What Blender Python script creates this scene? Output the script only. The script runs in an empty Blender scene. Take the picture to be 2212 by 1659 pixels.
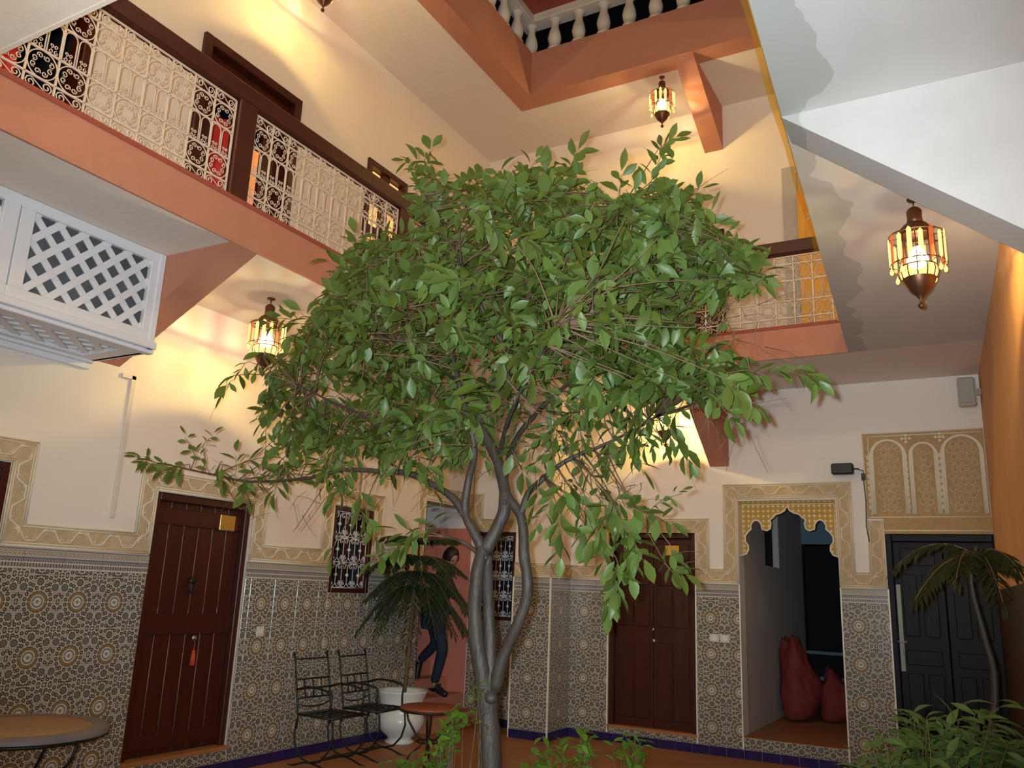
import bpy, bmesh, math, random
import numpy as np
from mathutils import Vector, Matrix, noise
from mathutils.geometry import tessellate_polygon
random.seed(7)
PI = math.pi
scn = bpy.context.scene
COL = scn.collection
# ------------------------------------------------------------------ camera
F, YAW, PITCH, ROLL = 1803.8, 0.515769, 0.241606, 0.0410248
EYE = np.array([0.0, 0.0, 1.55])
FW = np.array([-math.sin(YAW)*math.cos(PITCH), math.cos(YAW)*math.cos(PITCH), math.sin(PITCH)])
_ri = np.array([math.cos(YAW), math.sin(YAW), 0.0]); _up = np.cross(_ri, FW)
RI = math.cos(ROLL)*_ri + math.sin(ROLL)*_up
UP = -math.sin(ROLL)*_ri + math.cos(ROLL)*_up
cam = bpy.data.cameras.new('camera'); camo = bpy.data.objects.new('camera', cam); COL.objects.link(camo)
cam.sensor_width = 36; cam.sensor_fit = 'HORIZONTAL'; cam.lens = F/2212*36; cam.clip_start = .05; cam.clip_end = 200
camo.matrix_world = Matrix(((RI[0], UP[0], -FW[0], EYE[0]), (RI[1], UP[1], -FW[1], EYE[1]), (RI[2], UP[2], -FW[2], EYE[2]), (0, 0, 0, 1)))
scn.camera = camo
def ray(x, y): return FW + RI*(x-1106)/F - UP*(y-829.5)/F
def at(x, y, Y):
    d = ray(x, y); return Vector(EYE + d*(Y/d[1]))
def atX(x, y, X):
    d = ray(x, y); return Vector(EYE + d*(X/d[0]))
def atZ(x, y, Z):
    d = ray(x, y); return Vector(EYE + d*((Z-1.55)/d[2]))
# ------------------------------------------------------------------ world and lights
w = bpy.data.worlds.new('night'); scn.world = w; w.use_nodes = True
w.node_tree.nodes['Background'].inputs[0].default_value = (.0015, .0013, .0013, 1)
w.node_tree.nodes['Background'].inputs[1].default_value = 1.0
scn.view_settings.view_transform = 'Standard'; scn.view_settings.look = 'None'
scn.view_settings.exposure = 0.0; scn.view_settings.gamma = 1.0
scn.view_settings.use_curve_mapping = False
scn.cycles.use_denoising = True
scn.cycles.max_bounces = 8; scn.cycles.diffuse_bounces = 5; scn.cycles.transparent_max_bounces = 16
scn.cycles.sample_clamp_indirect = 6.0
# the photographer's flash, just beside the lens
FLASH = 960.0
LANTERN = 135.0
fl = bpy.data.lights.new('camera_flash', 'SPOT'); fl.energy = FLASH; fl.color = (.72, .87, .95); fl.shadow_soft_size = .015
flo = bpy.data.objects.new('camera_flash', fl); COL.objects.link(flo)
fl.spot_size = math.radians(90); fl.spot_blend = .75
flo.rotation_euler = (camo.matrix_world.to_3x3() @ Matrix.Rotation(math.radians(5), 3, 'X')).to_euler()
flo.location = Vector(EYE) + Vector(RI)*(-.045) + Vector(UP)*.03
# ------------------------------------------------------------------ materials
def new_mat(name):
    m = bpy.data.materials.new(name); m.use_nodes = True
    return m, m.node_tree, m.node_tree.nodes['Principled BSDF']
class NX:
    """tiny helper for maths in a node tree"""
    def __init__(s, nt): s.nt = nt
    def put(s, sock, v):
        if isinstance(v, bpy.types.NodeSocket): s.nt.links.new(v, sock)
        else: sock.default_value = v
    def m(s, op, a, b=0.0, c=0.0):
        n = s.nt.nodes.new('ShaderNodeMath'); n.operation = op
        s.put(n.inputs[0], a); s.put(n.inputs[1], b)
        if op in ('MULTIPLY_ADD', 'SMOOTH_MIN', 'COMPARE'): s.put(n.inputs[2], c)
        return n.outputs[0]
    def vm(s, op, a, b=None):
        n = s.nt.nodes.new('ShaderNodeVectorMath'); n.operation = op
        s.put(n.inputs[0], a)
        if b is not None: s.put(n.inputs[1], b)
        return n.outputs['Value'] if op in ('DISTANCE', 'LENGTH', 'DOT_PRODUCT') else n.outputs[0]
    def mix(s, f, a, b):
        n = s.nt.nodes.new('ShaderNodeMix'); n.data_type = 'RGBA'
        s.put(n.inputs[0], f)
        for i, v in ((6, a), (7, b)):
            s.put(n.inputs[i], v if isinstance(v, bpy.types.NodeSocket) else (*v, 1) if len(v) == 3 else v)
        return n.outputs[2]
    def lt(s, a, b): return s.m('LESS_THAN', a, b)
    def band(s, r, lo, hi): return s.m('MULTIPLY', s.m('GREATER_THAN', r, lo), s.m('LESS_THAN', r, hi))
def mat(name, col, rough=.6, metal=0.0, var=.12, scale=6.0, bump=.0, bscale=60.0, coat=0.0, stretch=(1, 1, 1), spec=.5):
    m, nt, bs = new_mat(name); x = NX(nt)
    tc = nt.nodes.new('ShaderNodeNewGeometry')
    v = x.vm('MULTIPLY', tc.outputs['Position'], stretch)
    nz = nt.nodes.new('ShaderNodeTexNoise'); nz.inputs['Scale'].default_value = scale; nz.inputs['Detail'].default_value = 4
    nt.links.new(v, nz.inputs['Vector'])
    dark = tuple(c*(1-var) for c in col); lite = tuple(min(1, c*(1+var)) for c in col)
    nt.links.new(x.mix(nz.outputs[0], dark, lite), bs.inputs['Base Color'])
    bs.inputs['Roughness'].default_value = rough; bs.inputs['Metallic'].default_value = metal
    bs.inputs['Specular IOR Level'].default_value = spec
    if coat: bs.inputs['Coat Weight'].default_value = coat
    if bump:
        n2 = nt.nodes.new('ShaderNodeTexNoise'); n2.inputs['Scale'].default_value = bscale; n2.inputs['Detail'].default_value = 3
        nt.links.new(v, n2.inputs['Vector'])
        b = nt.nodes.new('ShaderNodeBump'); b.inputs['Strength'].default_value = bump; b.inputs['Distance'].default_value = .01
        nt.links.new(n2.outputs[0], b.inputs['Height']); nt.links.new(b.outputs[0], bs.inputs['Normal'])
    return m
def emis(name, col, s, base=None):
    m, nt, bs = new_mat(name)
    bs.inputs['Base Color'].default_value = (*(base or col), 1)
    bs.inputs['Emission Color'].default_value = (*col, 1); bs.inputs['Emission Strength'].default_value = s
    return m
M = {}
M['plaster'] = mat('cream_plaster', (.80, .69, .60), .85, var=.05, scale=1.5, bump=.25, bscale=25)
M['plaster_white'] = mat('white_plaster', (.84, .76, .70), .85, var=.05, scale=1.5, bump=.25, bscale=25)
M['terra'] = mat('terracotta_paint', (.50, .21, .13), .75, var=.1, scale=5, bump=.25, bscale=80)
M['terra_dark'] = mat('dark_terracotta_paint', (.33, .07, .04), .7, var=.1, scale=5)
M['pink'] = mat('pink_stair_wall', (.62, .22, .15), .8, var=.1, scale=3)
M['orange_wall'] = mat('orange_side_wall', (.72, .38, .19), .8, var=.18, scale=2.2, stretch=(1, 1, .25), bump=.3, bscale=20)
M['brown_dado'] = mat('dark_brown_dado', (.060, .032, .024), .45, var=.35, scale=9)
M['floor'] = mat('terracotta_floor', (.40, .165, .06), .5, var=.25, scale=4, bump=.2, bscale=30)
M['wood'] = mat('dark_red_wood', (.055, .010, .006), .38, var=.35, scale=9, stretch=(1, 1, .12), bump=.2, bscale=60, spec=.4)
M['wood_rail'] = mat('dark_rail_wood', (.06, .012, .008), .4, var=.3, scale=9, bump=.1)
M['wood_black'] = mat('black_painted_wood', (.010, .006, .008), .5, var=.3, scale=8, stretch=(1, 1, .2), bump=.15, spec=.2)
M['bead'] = mat('highlit_wood_bead', (.26, .13, .11), .35, var=.2)  # highlights along the bead edges are put into this paler colour
M['white_paint'] = mat('white_painted_wood', (.74, .72, .74), .55, var=.04, scale=8)
M['iron_white'] = mat('cream_painted_iron', (.74, .60, .48), .5, var=.08, scale=20)
M['iron_grille'] = mat('white_painted_iron', (.80, .76, .80), .45, var=.05, scale=20)
M['iron'] = mat('black_wrought_iron', (.030, .034, .030), .45, metal=.6, var=.3, scale=30)
M['blue_tile'] = mat('navy_glazed_tile', (.022, .015, .10), .22, var=.3, scale=14)
M['grout'] = mat('tile_grout', (.50, .44, .37), .8, var=.1)
M['marble'] = mat('white_edge_trim', (.85, .78, .66), .3, var=.05)
M['stucco_bg'] = mat('ochre_stucco_ground', (.56, .42, .25), .9, var=.28, scale=22, bump=.8, bscale=90)
M['stucco_line'] = mat('pale_carved_stucco', (.80, .70, .55), .8, var=.06, scale=30)
M['stucco_panel'] = mat('sand_carved_stucco', (.48, .32, .15), .9, var=.3, scale=30, bump=.8, bscale=90)
M['brass'] = mat('brass_plate', (.75, .48, .14), .3, metal=.9, var=.25, scale=60)
M['chrome'] = mat('steel_fitting', (.5, .5, .55), .25, metal=1)
M['lantern_metal'] = mat('antique_brass', (.16, .07, .035), .4, metal=.75, var=.4, scale=40)
M['baluster'] = mat('white_baluster', (.72, .64, .55), .7, var=.08)
M['pot'] = mat('glazed_white_pot', (.72, .74, .72), .3, var=.05, coat=.3)
M['soil'] = mat('potting_soil', (.04, .025, .015), .95, var=.3, scale=40)
M['leather_table'] = mat('red_brown_table_top', (.30, .075, .035), .45, var=.25, scale=12)
M['stone_table'] = mat('ochre_mosaic_table_top', (.42, .24, .09), .4, var=.3, scale=25)
M['table_rim'] = mat('grey_table_rim', (.22, .19, .19), .5, var=.2)
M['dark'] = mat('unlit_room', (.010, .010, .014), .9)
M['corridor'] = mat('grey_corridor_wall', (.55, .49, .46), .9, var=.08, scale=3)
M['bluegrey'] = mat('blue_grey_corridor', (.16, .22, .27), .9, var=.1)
M['red_cloth'] = mat('red_cloth', (.60, .035, .03), .85, var=.2, scale=8)
M['red_bag'] = mat('dark_red_sack', (.20, .022, .022), .8, var=.3, scale=7)
M['grey_box'] = mat('grey_metal_box', (.36, .36, .33), .5, var=.05)
M['black_plastic'] = mat('black_plastic', (.012, .014, .016), .4)
M['ivory_plastic'] = mat('ivory_plastic', (.66, .58, .5), .45, var=.04)
M['tassel'] = mat('red_tassel', (.55, .07, .02), .8, var=.2)
M['skin'] = mat('skin', (.36, .19, .12), .55, var=.1)
M['hair'] = mat('dark_hair', (.012, .006, .008), .5, var=.3, scale=40)
M['jacket'] = mat('black_top', (.016, .016, .028), .8, var=.3, scale=10)
M['jeans'] = mat('navy_trousers', (.010, .022, .045), .8, var=.3, scale=12)
M['shoe'] = mat('black_shoe', (.012, .012, .016), .35)
M['red_velvet'] = M['red_cloth']
M['glass'] = None
def bark(name, col):
    return mat(name, col, .6, var=.45, scale=14, stretch=(1, 1, .35), bump=.7, bscale=40)
M['bark'] = bark('grey_brown_bark', (.050, .035, .026))
M['twig'] = bark('brown_twig', (.15, .085, .045))
M['bark_thin'] = bark('thin_brown_stem', (.16, .09, .035))
def leaf_mat(name, a, b, c, trans=.35, rough=.42):
    m, nt, bs = new_mat(name); x = NX(nt)
    oi = nt.nodes.new('ShaderNodeObjectInfo'); g = nt.nodes.new('ShaderNodeNewGeometry')
    vc = nt.nodes.new('ShaderNodeAttribute'); vc.attribute_name = 'leafrand'
    r = x.m('FRACT', x.m('ADD', oi.outputs['Random'], vc.outputs['Fac']))
    nz = nt.nodes.new('ShaderNodeTexNoise'); nz.inputs['Scale'].default_value = 3.0
    nt.links.new(g.outputs['Position'], nz.inputs['Vector'])
    c1 = x.mix(r, a, b); c2 = x.mix(x.m('MULTIPLY', nz.outputs[0], .5), c1, c)
    c3 = x.mix(x.m('MULTIPLY', g.outputs['Backfacing'], .45), c2, tuple(min(1, v*1.5+.03) for v in b))
    nt.links.new(c3, bs.inputs['Base Color']); bs.inputs['Roughness'].default_value = rough; bs.inputs['Specular IOR Level'].default_value = .35
    tr = nt.nodes.new('ShaderNodeBsdfTranslucent'); nt.links.new(x.mix(.5, c3, (.45, .5, .05)), tr.inputs[0])
    mx = nt.nodes.new('ShaderNodeMixShader'); mx.inputs[0].default_value = trans
    nt.links.new(bs.outputs[0], mx.inputs[1]); nt.links.new(tr.outputs[0], mx.inputs[2])
    nt.links.new(mx.outputs[0], nt.nodes['Material Output'].inputs[0])
    return m
M['leaf'] = leaf_mat('citrus_leaf', (.020, .050, .010), (.088, .145, .024), (.15, .16, .022), .25)
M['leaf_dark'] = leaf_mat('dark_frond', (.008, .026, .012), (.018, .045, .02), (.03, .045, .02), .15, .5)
M['leaf_bush'] = leaf_mat('bush_leaf', (.045, .10, .02), (.10, .17, .045), (.14, .19, .04), .25)
M['leaf_vine'] = leaf_mat('vine_leaf', (.03, .10, .008), (.08, .19, .012), (.12, .18, .012), .3)
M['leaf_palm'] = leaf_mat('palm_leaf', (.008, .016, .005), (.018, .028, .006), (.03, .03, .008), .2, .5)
def tile_mat():
    m, nt, bs = new_mat('printed_star_tile'); x = NX(nt)
    uv = nt.nodes.new('ShaderNodeUVMap'); uv.uv_map = 'UVMap'
    av = x.vm('ABSOLUTE', uv.outputs[0])
    cream, dark, brown, gold, slate = (.66, .60, .50), (.085, .075, .065), (.17, .105, .055), (.27, .20, .055), (.17, .17, .20)
    base = (.36, .31, .265)
    r = x.vm('LENGTH', av)
    def ang(v):
        sp = nt.nodes.new('ShaderNodeSeparateXYZ'); nt.links.new(v, sp.inputs[0]); return x.m('ARCTAN2', sp.outputs[1], sp.outputs[0])
    small = [(.31, .06), (.28, .17), (.19, .26), (.07, .31), (.26, .27), (.16, .37), (.5, .03), (.42, .12), (.5, .17), (.24, .40), (.34, .47), (.44, .50), (.5, .42), (.13, .55), (.24, .54), (.36, .59), (.05, .608), (.48, .608)]
    med = [(.38, .33), (0, .455), (.5, .27)]
    d = None
    for p in small:
        q = x.vm('DISTANCE', av, (p[0], p[1], 0)); d = q if d is None else x.m('MINIMUM', d, q)
    col = x.mix(x.lt(d, .062), base, cream)
    col = x.mix(x.lt(d, .050), col, dark)
    col = x.mix(x.lt(d, .016), col, (.45, .38, .33))
    for i, p in enumerate(med[:2]):
        v = x.vm('SUBTRACT', av, (p[0], p[1], 0)); q = x.vm('LENGTH', v); a = ang(v)
        q = x.m('ADD', q, x.m('MULTIPLY', x.m('COSINE', x.m('MULTIPLY', a, 8.0)), .009))
        col = x.mix(x.lt(q, .108), col, cream)
        col = x.mix(x.lt(q, .092), col, (.10, .105, .075) if i else (.11, .11, .10))
        col = x.mix(x.band(q, .030, .045), col, (.30, .28, .22))
    a = ang(av); pet = x.m('MULTIPLY', x.m('COSINE', x.m('MULTIPLY', a, 16.0)), .010)
    rr = x.m('ADD', r, pet)
    col = x.mix(x.lt(rr, .262), col, cream)
    col = x.mix(x.lt(rr, .250), col, brown)
    col = x.mix(x.band(rr, .196, .206), col, (.40, .33, .22))
    col = x.mix(x.band(r, .160, .182), col, gold)
    col = x.mix(x.band(r, .135, .160), col, cream)
    col = x.mix(x.lt(r, .135), col, slate)
    col = x.mix(x.lt(rr, .095), col, cream)
    col = x.mix(x.lt(r, .040), col, slate)
    nt.links.new(col, bs.inputs['Base Color']); bs.inputs['Roughness'].default_value = .25
    return m
M['tile'] = tile_mat()
def border_mat():
    m, nt, bs = new_mat('printed_border_tile'); x = NX(nt)
    uv = nt.nodes.new('ShaderNodeUVMap'); uv.uv_map = 'UVMap'
    sp = nt.nodes.new('ShaderNodeSeparateXYZ'); nt.links.new(uv.outputs[0], sp.inputs[0])
    u, v = sp.outputs[0], sp.outputs[1]           # v 0..1 over the strip
    cream, dark, slate = (.62, .56, .48), (.05, .045, .055), (.16, .16, .20)
    # lower arcade
    fu = x.m('SUBTRACT', x.m('FRACT', x.m('MULTIPLY', u, 14.0)), .5)
    arch = x.m('ADD', x.m('ABSOLUTE', fu), x.m('MULTIPLY', x.m('MAXIMUM', x.m('SUBTRACT', v, .42), 0.0), 4.5))
    low = x.mix(x.lt(arch, .36), slate, cream); low = x.mix(x.lt(arch, .2), low, dark)
    low = x.mix(x.band(v, .27, .33), low, cream)
    # upper chain
    cv = x.m('SUBTRACT', x.m('FRACT', x.m('MULTIPLY', u, 9.0)), .5)
    ch = x.m('ADD', x.m('MULTIPLY', cv, cv), x.m('MULTIPLY', x.m('POWER', x.m('SUBTRACT', v, .78), 2.0), 9.0))
    upc = x.mix(x.lt(ch, .17), (.38, .33, .28), cream); upc = x.mix(x.lt(ch, .10), upc, (.22, .17, .12)); upc = x.mix(x.lt(ch, .02), upc, cream)
    col = x.mix(x.m('GREATER_THAN', v, .58), low, upc)
    col = x.mix(x.band(v, .57, .61), col, cream)
    col = x.mix(x.lt(v, .07), col, cream)
    col = x.mix(x.m('GREATER_THAN', v, .93), col, (.25, .2, .16))
    nt.links.new(col, bs.inputs['Base Color']); bs.inputs['Roughness'].default_value = .25
    return m
M['border'] = border_mat()
def star_mat():
    m, nt, bs = new_mat('ochre_star_mosaic'); x = NX(nt)
    g = nt.nodes.new('ShaderNodeNewGeometry'); sp = nt.nodes.new('ShaderNodeSeparateXYZ'); nt.links.new(g.outputs['Position'], sp.inputs[0])
    s = 1/.052
    fx = x.m('ABSOLUTE', x.m('SUBTRACT', x.m('FRACT', x.m('MULTIPLY', x.m('ADD', sp.outputs[0], 20.0), s)), .5))
    fz = x.m('ABSOLUTE', x.m('SUBTRACT', x.m('FRACT', x.m('MULTIPLY', sp.outputs[2], s)), .5))
    st = x.m('ADD', x.m('MULTIPLY', x.m('MINIMUM', fx, fz), 3.0), x.m('MAXIMUM', fx, fz))
    nt.links.new(x.mix(x.lt(st, .42), (.46, .27, .05), (.78, .66, .42)), bs.inputs['Base Color']); bs.inputs['Roughness'].default_value = .7
    return m
M['star'] = star_mat()
def grey_band_mat():
    """soffit plaster; a greyer band with a scalloped border follows the gallery edge"""
    m, nt, bs = new_mat('grey_banded_plaster'); x = NX(nt)
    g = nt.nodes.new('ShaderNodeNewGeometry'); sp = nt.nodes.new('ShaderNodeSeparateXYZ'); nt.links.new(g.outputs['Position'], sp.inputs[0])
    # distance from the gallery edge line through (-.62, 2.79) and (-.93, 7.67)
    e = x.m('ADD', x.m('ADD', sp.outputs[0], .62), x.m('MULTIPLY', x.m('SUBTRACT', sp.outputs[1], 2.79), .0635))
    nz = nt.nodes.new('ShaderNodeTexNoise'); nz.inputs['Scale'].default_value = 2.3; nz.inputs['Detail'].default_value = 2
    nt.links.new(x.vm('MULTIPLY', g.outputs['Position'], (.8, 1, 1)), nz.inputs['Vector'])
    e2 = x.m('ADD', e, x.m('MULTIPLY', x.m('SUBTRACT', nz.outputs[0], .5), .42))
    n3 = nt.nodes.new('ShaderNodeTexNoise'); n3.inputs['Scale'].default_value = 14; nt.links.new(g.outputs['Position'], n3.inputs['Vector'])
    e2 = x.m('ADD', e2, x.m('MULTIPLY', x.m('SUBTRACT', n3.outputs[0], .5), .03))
    st = x.m('MULTIPLY', x.lt(e2, .17), .9)  # greyer band within a wavering distance of the gallery edge
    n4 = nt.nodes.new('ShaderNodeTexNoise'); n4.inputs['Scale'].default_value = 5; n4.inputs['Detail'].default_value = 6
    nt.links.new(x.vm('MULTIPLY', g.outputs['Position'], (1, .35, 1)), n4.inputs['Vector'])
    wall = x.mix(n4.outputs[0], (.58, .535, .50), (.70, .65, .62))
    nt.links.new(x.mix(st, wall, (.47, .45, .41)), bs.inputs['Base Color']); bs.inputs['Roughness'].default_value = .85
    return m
M['grey_band'] = grey_band_mat()
def sheet_mat():
    m, nt, bs = new_mat('amber_plastic_sheet')
    tr = nt.nodes.new('ShaderNodeBsdfTransparent'); tr.inputs[0].default_value = (.90, .66, .30, 1)
    bs.inputs['Base Color'].default_value = (.75, .45, .08, 1); bs.inputs['Roughness'].default_value = .3
    mx = nt.nodes.new('ShaderNodeMixShader'); mx.inputs[0].default_value = .18
    nt.links.new(tr.outputs[0], mx.inputs[1]); nt.links.new(bs.outputs[0], mx.inputs[2]); nt.links.new(mx.outputs[0], nt.nodes['Material Output'].inputs[0])
    return m
M['sheet'] = sheet_mat()
def pane_mat(name, col, s, t):
    """coloured lantern glass: lets the bulb's light through and glows"""
    m, nt, bs = new_mat(name)
    tr = nt.nodes.new('ShaderNodeBsdfTransparent'); tr.inputs[0].default_value = (*t, 1)
    em = nt.nodes.new('ShaderNodeEmission'); em.inputs[0].default_value = (*col, 1); em.inputs[1].default_value = s
    ad = nt.nodes.new('ShaderNodeAddShader')
    nt.links.new(tr.outputs[0], ad.inputs[0]); nt.links.new(em.outputs[0], ad.inputs[1]); nt.links.new(ad.outputs[0], nt.nodes['Material Output'].inputs[0])
    return m
M['pane_y'] = pane_mat('amber_lantern_glass', (1, .66, .18), 1.6, (.9, .75, .4))
M['pane_r'] = pane_mat('red_lantern_glass', (.8, .22, .08), .5, (.7, .35, .25))
M['bulb'] = emis('lamp_bulb', (1, .82, .48), 30)
M['lit_glass'] = emis('lit_window_glass', (1, .50, .16), 1.15)
M['lit_orange'] = emis('lamp_lit_orange_glass', (1, .30, .07), .9)
def clear_glass():
    m, nt, bs = new_mat('window_glass')
    bs.inputs['Base Color'].default_value = (.02, .03, .04, 1); bs.inputs['Roughness'].default_value = .08
    tr = nt.nodes.new('ShaderNodeBsdfTransparent'); tr.inputs[0].default_value = (.5, .52, .55, 1)
    mx = nt.nodes.new('ShaderNodeMixShader'); mx.inputs[0].default_value = .55
    nt.links.new(tr.outputs[0], mx.inputs[1]); nt.links.new(bs.outputs[0], mx.inputs[2]); nt.links.new(mx.outputs[0], nt.nodes['Material Output'].inputs[0])
    return m
M['glass'] = clear_glass()
# ------------------------------------------------------------------ mesh helpers
class MB:
    def __init__(s): s.v = []; s.f = []; s.m = []; s.uv = []; s.cur = 0; s.sm = []
    def add(s, vs, fs, uvs=None, smooth=False):
        o = len(s.v); s.v += [tuple(p) for p in vs]
        for i, f in enumerate(fs):
            s.f.append([o+k for k in f]); s.m.append(s.cur); s.sm.append(smooth)
            s.uv.append(uvs[i] if uvs else [(0, 0)]*len(f))
        return s
    def box(s, a, b, bev=0.0):
        x0, y0, z0 = (min(a[i], b[i]) for i in range(3)); x1, y1, z1 = (max(a[i], b[i]) for i in range(3))
        if bev <= 0:
            return s.add([(x0, y0, z0), (x1, y0, z0), (x1, y1, z0), (x0, y1, z0), (x0, y0, z1), (x1, y0, z1), (x1, y1, z1), (x0, y1, z1)],
                         [(0, 3, 2, 1), (4, 5, 6, 7), (0, 1, 5, 4), (1, 2, 6, 5), (2, 3, 7, 6), (3, 0, 4, 7)])
        bev = min(bev, (x1-x0)/2.01, (y1-y0)/2.01, (z1-z0)/2.01)
        bm = bmesh.new(); bmesh.ops.create_cube(bm, size=1)
        for q in bm.verts: q.co = Vector(((x0+x1)/2+q.co.x*(x1-x0), (y0+y1)/2+q.co.y*(y1-y0), (z0+z1)/2+q.co.z*(z1-z0)))
        bmesh.ops.bevel(bm, geom=bm.edges[:], offset=bev, segments=1, affect='EDGES')
        bm.verts.index_update()
        s.add([q.co for q in bm.verts], [[q.index for q in f.verts] for f in bm.faces]); bm.free(); return s
    def obox(s, c, ax, ay, az, hx, hy, hz):
        c = Vector(c); vs = []
        for k in ((-1, -1, -1), (1, -1, -1), (1, 1, -1), (-1, 1, -1), (-1, -1, 1), (1, -1, 1), (1, 1, 1), (-1, 1, 1)):
            vs.append(c+ax*(k[0]*hx)+ay*(k[1]*hy)+az*(k[2]*hz))
        return s.add(vs, [(0, 3, 2, 1), (4, 5, 6, 7), (0, 1, 5, 4), (1, 2, 6, 5), (2, 3, 7, 6), (3, 0, 4, 7)])
    def tube(s, pts, r, n=5, caps=True, closed=False, smooth=True, flat=None):
        pts = [Vector(p) for p in pts]; N = len(pts)
        if N < 2: return s
        rs = r if isinstance(r, (list, tuple)) else [r]*N
        T = []
        for i in range(N):
            a = pts[i-1] if (i > 0 or closed) else pts[0]; b = pts[(i+1) % N] if (i < N-1 or closed) else pts[-1]
            t = b-a; T.append(t.normalized() if t.length > 1e-9 else Vector((0, 0, 1)))
        u = T[0].orthogonal().normalized(); vs = []
        if flat is not None:
            u = Vector(flat)
        for i in range(N):
            u = (u - T[i]*u.dot(T[i])); u = u.normalized() if u.length > 1e-6 else T[i].orthogonal().normalized()
            w_ = T[i].cross(u)
            for k in range(n):
                an = 2*PI*k/n; vs.append(pts[i]+(u*math.cos(an)+w_*math.sin(an))*rs[i])
        fs = []
        for i in range(N if closed else N-1):
            j = (i+1) % N
            for k in range(n):
                fs.append((i*n+k, i*n+(k+1) % n, j*n+(k+1) % n, j*n+k))
        if caps and not closed:
            fs.append(tuple(range(n))[::-1]); fs.append(tuple((N-1)*n+k for k in range(n)))
        return s.add(vs, fs, smooth=smooth)
    def cyl(s, a, b, r, n=12, r2=None): return s.tube([a, b], [r, r if r2 is None else r2], n, smooth=True)
    def lathe(s, c, prof, n=16, a0=0, a1=2*PI, smooth=True):
        c = Vector(c); full = abs(a1-a0-2*PI) < 1e-6; vs = []; K = n if full else n+1
        for r, z in prof:
            for k in range(K):
                a = a0+(a1-a0)*k/n; vs.append((c.x+r*math.cos(a), c.y+r*math.sin(a), c.z+z))
        fs = []
        for i in range(len(prof)-1):
            for k in range(n):
                k2 = (k+1) % K; fs.append((i*K+k, i*K+k2, (i+1)*K+k2, (i+1)*K+k))
        return s.add(vs, fs, smooth=smooth)
    def prism(s, poly, fn, t0, t1):
        """poly: 2-D outline; fn(u, v, t) -> 3-D; extruded from t0 to t1"""
        n = len(poly); tr = tessellate_polygon([[Vector((p[0], p[1], 0)) for p in poly]])
        vs = [fn(p[0], p[1], t0) for p in poly]+[fn(p[0], p[1], t1) for p in poly]
        fs = [tuple(t) for t in tr]+[tuple(n+k for k in t)[::-1] for t in tr]
        fs += [(i, (i+1) % n, n+(i+1) % n, n+i) for i in range(n)]
        return s.add(vs, fs)
    def mesh(s, name, mats):
        me = bpy.data.meshes.new(name); me.from_pydata(s.v, [], s.f)
        mats = mats if isinstance(mats, (list, tuple)) else [mats]
        for m in mats: me.materials.append(M[m] if isinstance(m, str) else m)
        me.polygons.foreach_set('material_index', s.m); me.polygons.foreach_set('use_smooth', s.sm)
        uvl = me.uv_layers.new(name='UVMap')
        flat = [c for f in s.uv for p in f for c in p]
        uvl.data.foreach_set('uv', flat)
        me.update()
        bm = bmesh.new(); bm.from_mesh(me); bmesh.ops.recalc_face_normals(bm, faces=bm.faces[:]); bm.to_mesh(me); bm.free()
        return me
def link(name, me, parent=None, loc=(0, 0, 0), rot=(0, 0, 0), **props):
    o = bpy.data.objects.new(name, me); COL.objects.link(o); o.location = loc; o.rotation_euler = rot
    if parent is not None: o.parent = parent
    for k, v in props.items(): o[k] = v
    return o
def part(name, mb, m, parent, world=True, **props):
    """mesh in world coordinates under a parent that stands unrotated at its base"""
    me = mb.mesh(name, m)
    off = (0, 0, 0)
    if parent is not None and world:
        p = parent; off = Vector((0, 0, 0))
        while p is not None: off -= Vector(p.location); p = p.parent
        me.transform(Matrix.Translation(off))
    return link(name, me, parent, **props)
def thing(name, loc, label, cat, group=None, rz=0):
    o = link(name, None, None, loc, (0, 0, rz)); o.empty_display_size = .05
    o['label'] = label; o['category'] = cat
    if group: o['group'] = group
    return o
def struct(name, mb, m, parent=None): return part(name, mb, m, parent, kind='structure')
def kids(o): return [c for c in COL.objects if c.parent == o]
def copy_tree(o, loc=None, rz=None, label=None):
    ch = {}
    for c in COL.objects:
        if c.parent: ch.setdefault(c.parent.name, []).append(c)
    def rec(a, par):
        b = a.copy(); COL.objects.link(b)
        if par is not None: b.parent = par
        for c in ch.get(a.name, []): rec(c, b)
        return b
    r = rec(o, None)
    if loc is not None: r.location = loc
    if rz is not None: r.rotation_euler = (0, 0, rz)
    if label: r['label'] = label
    return r
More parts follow.
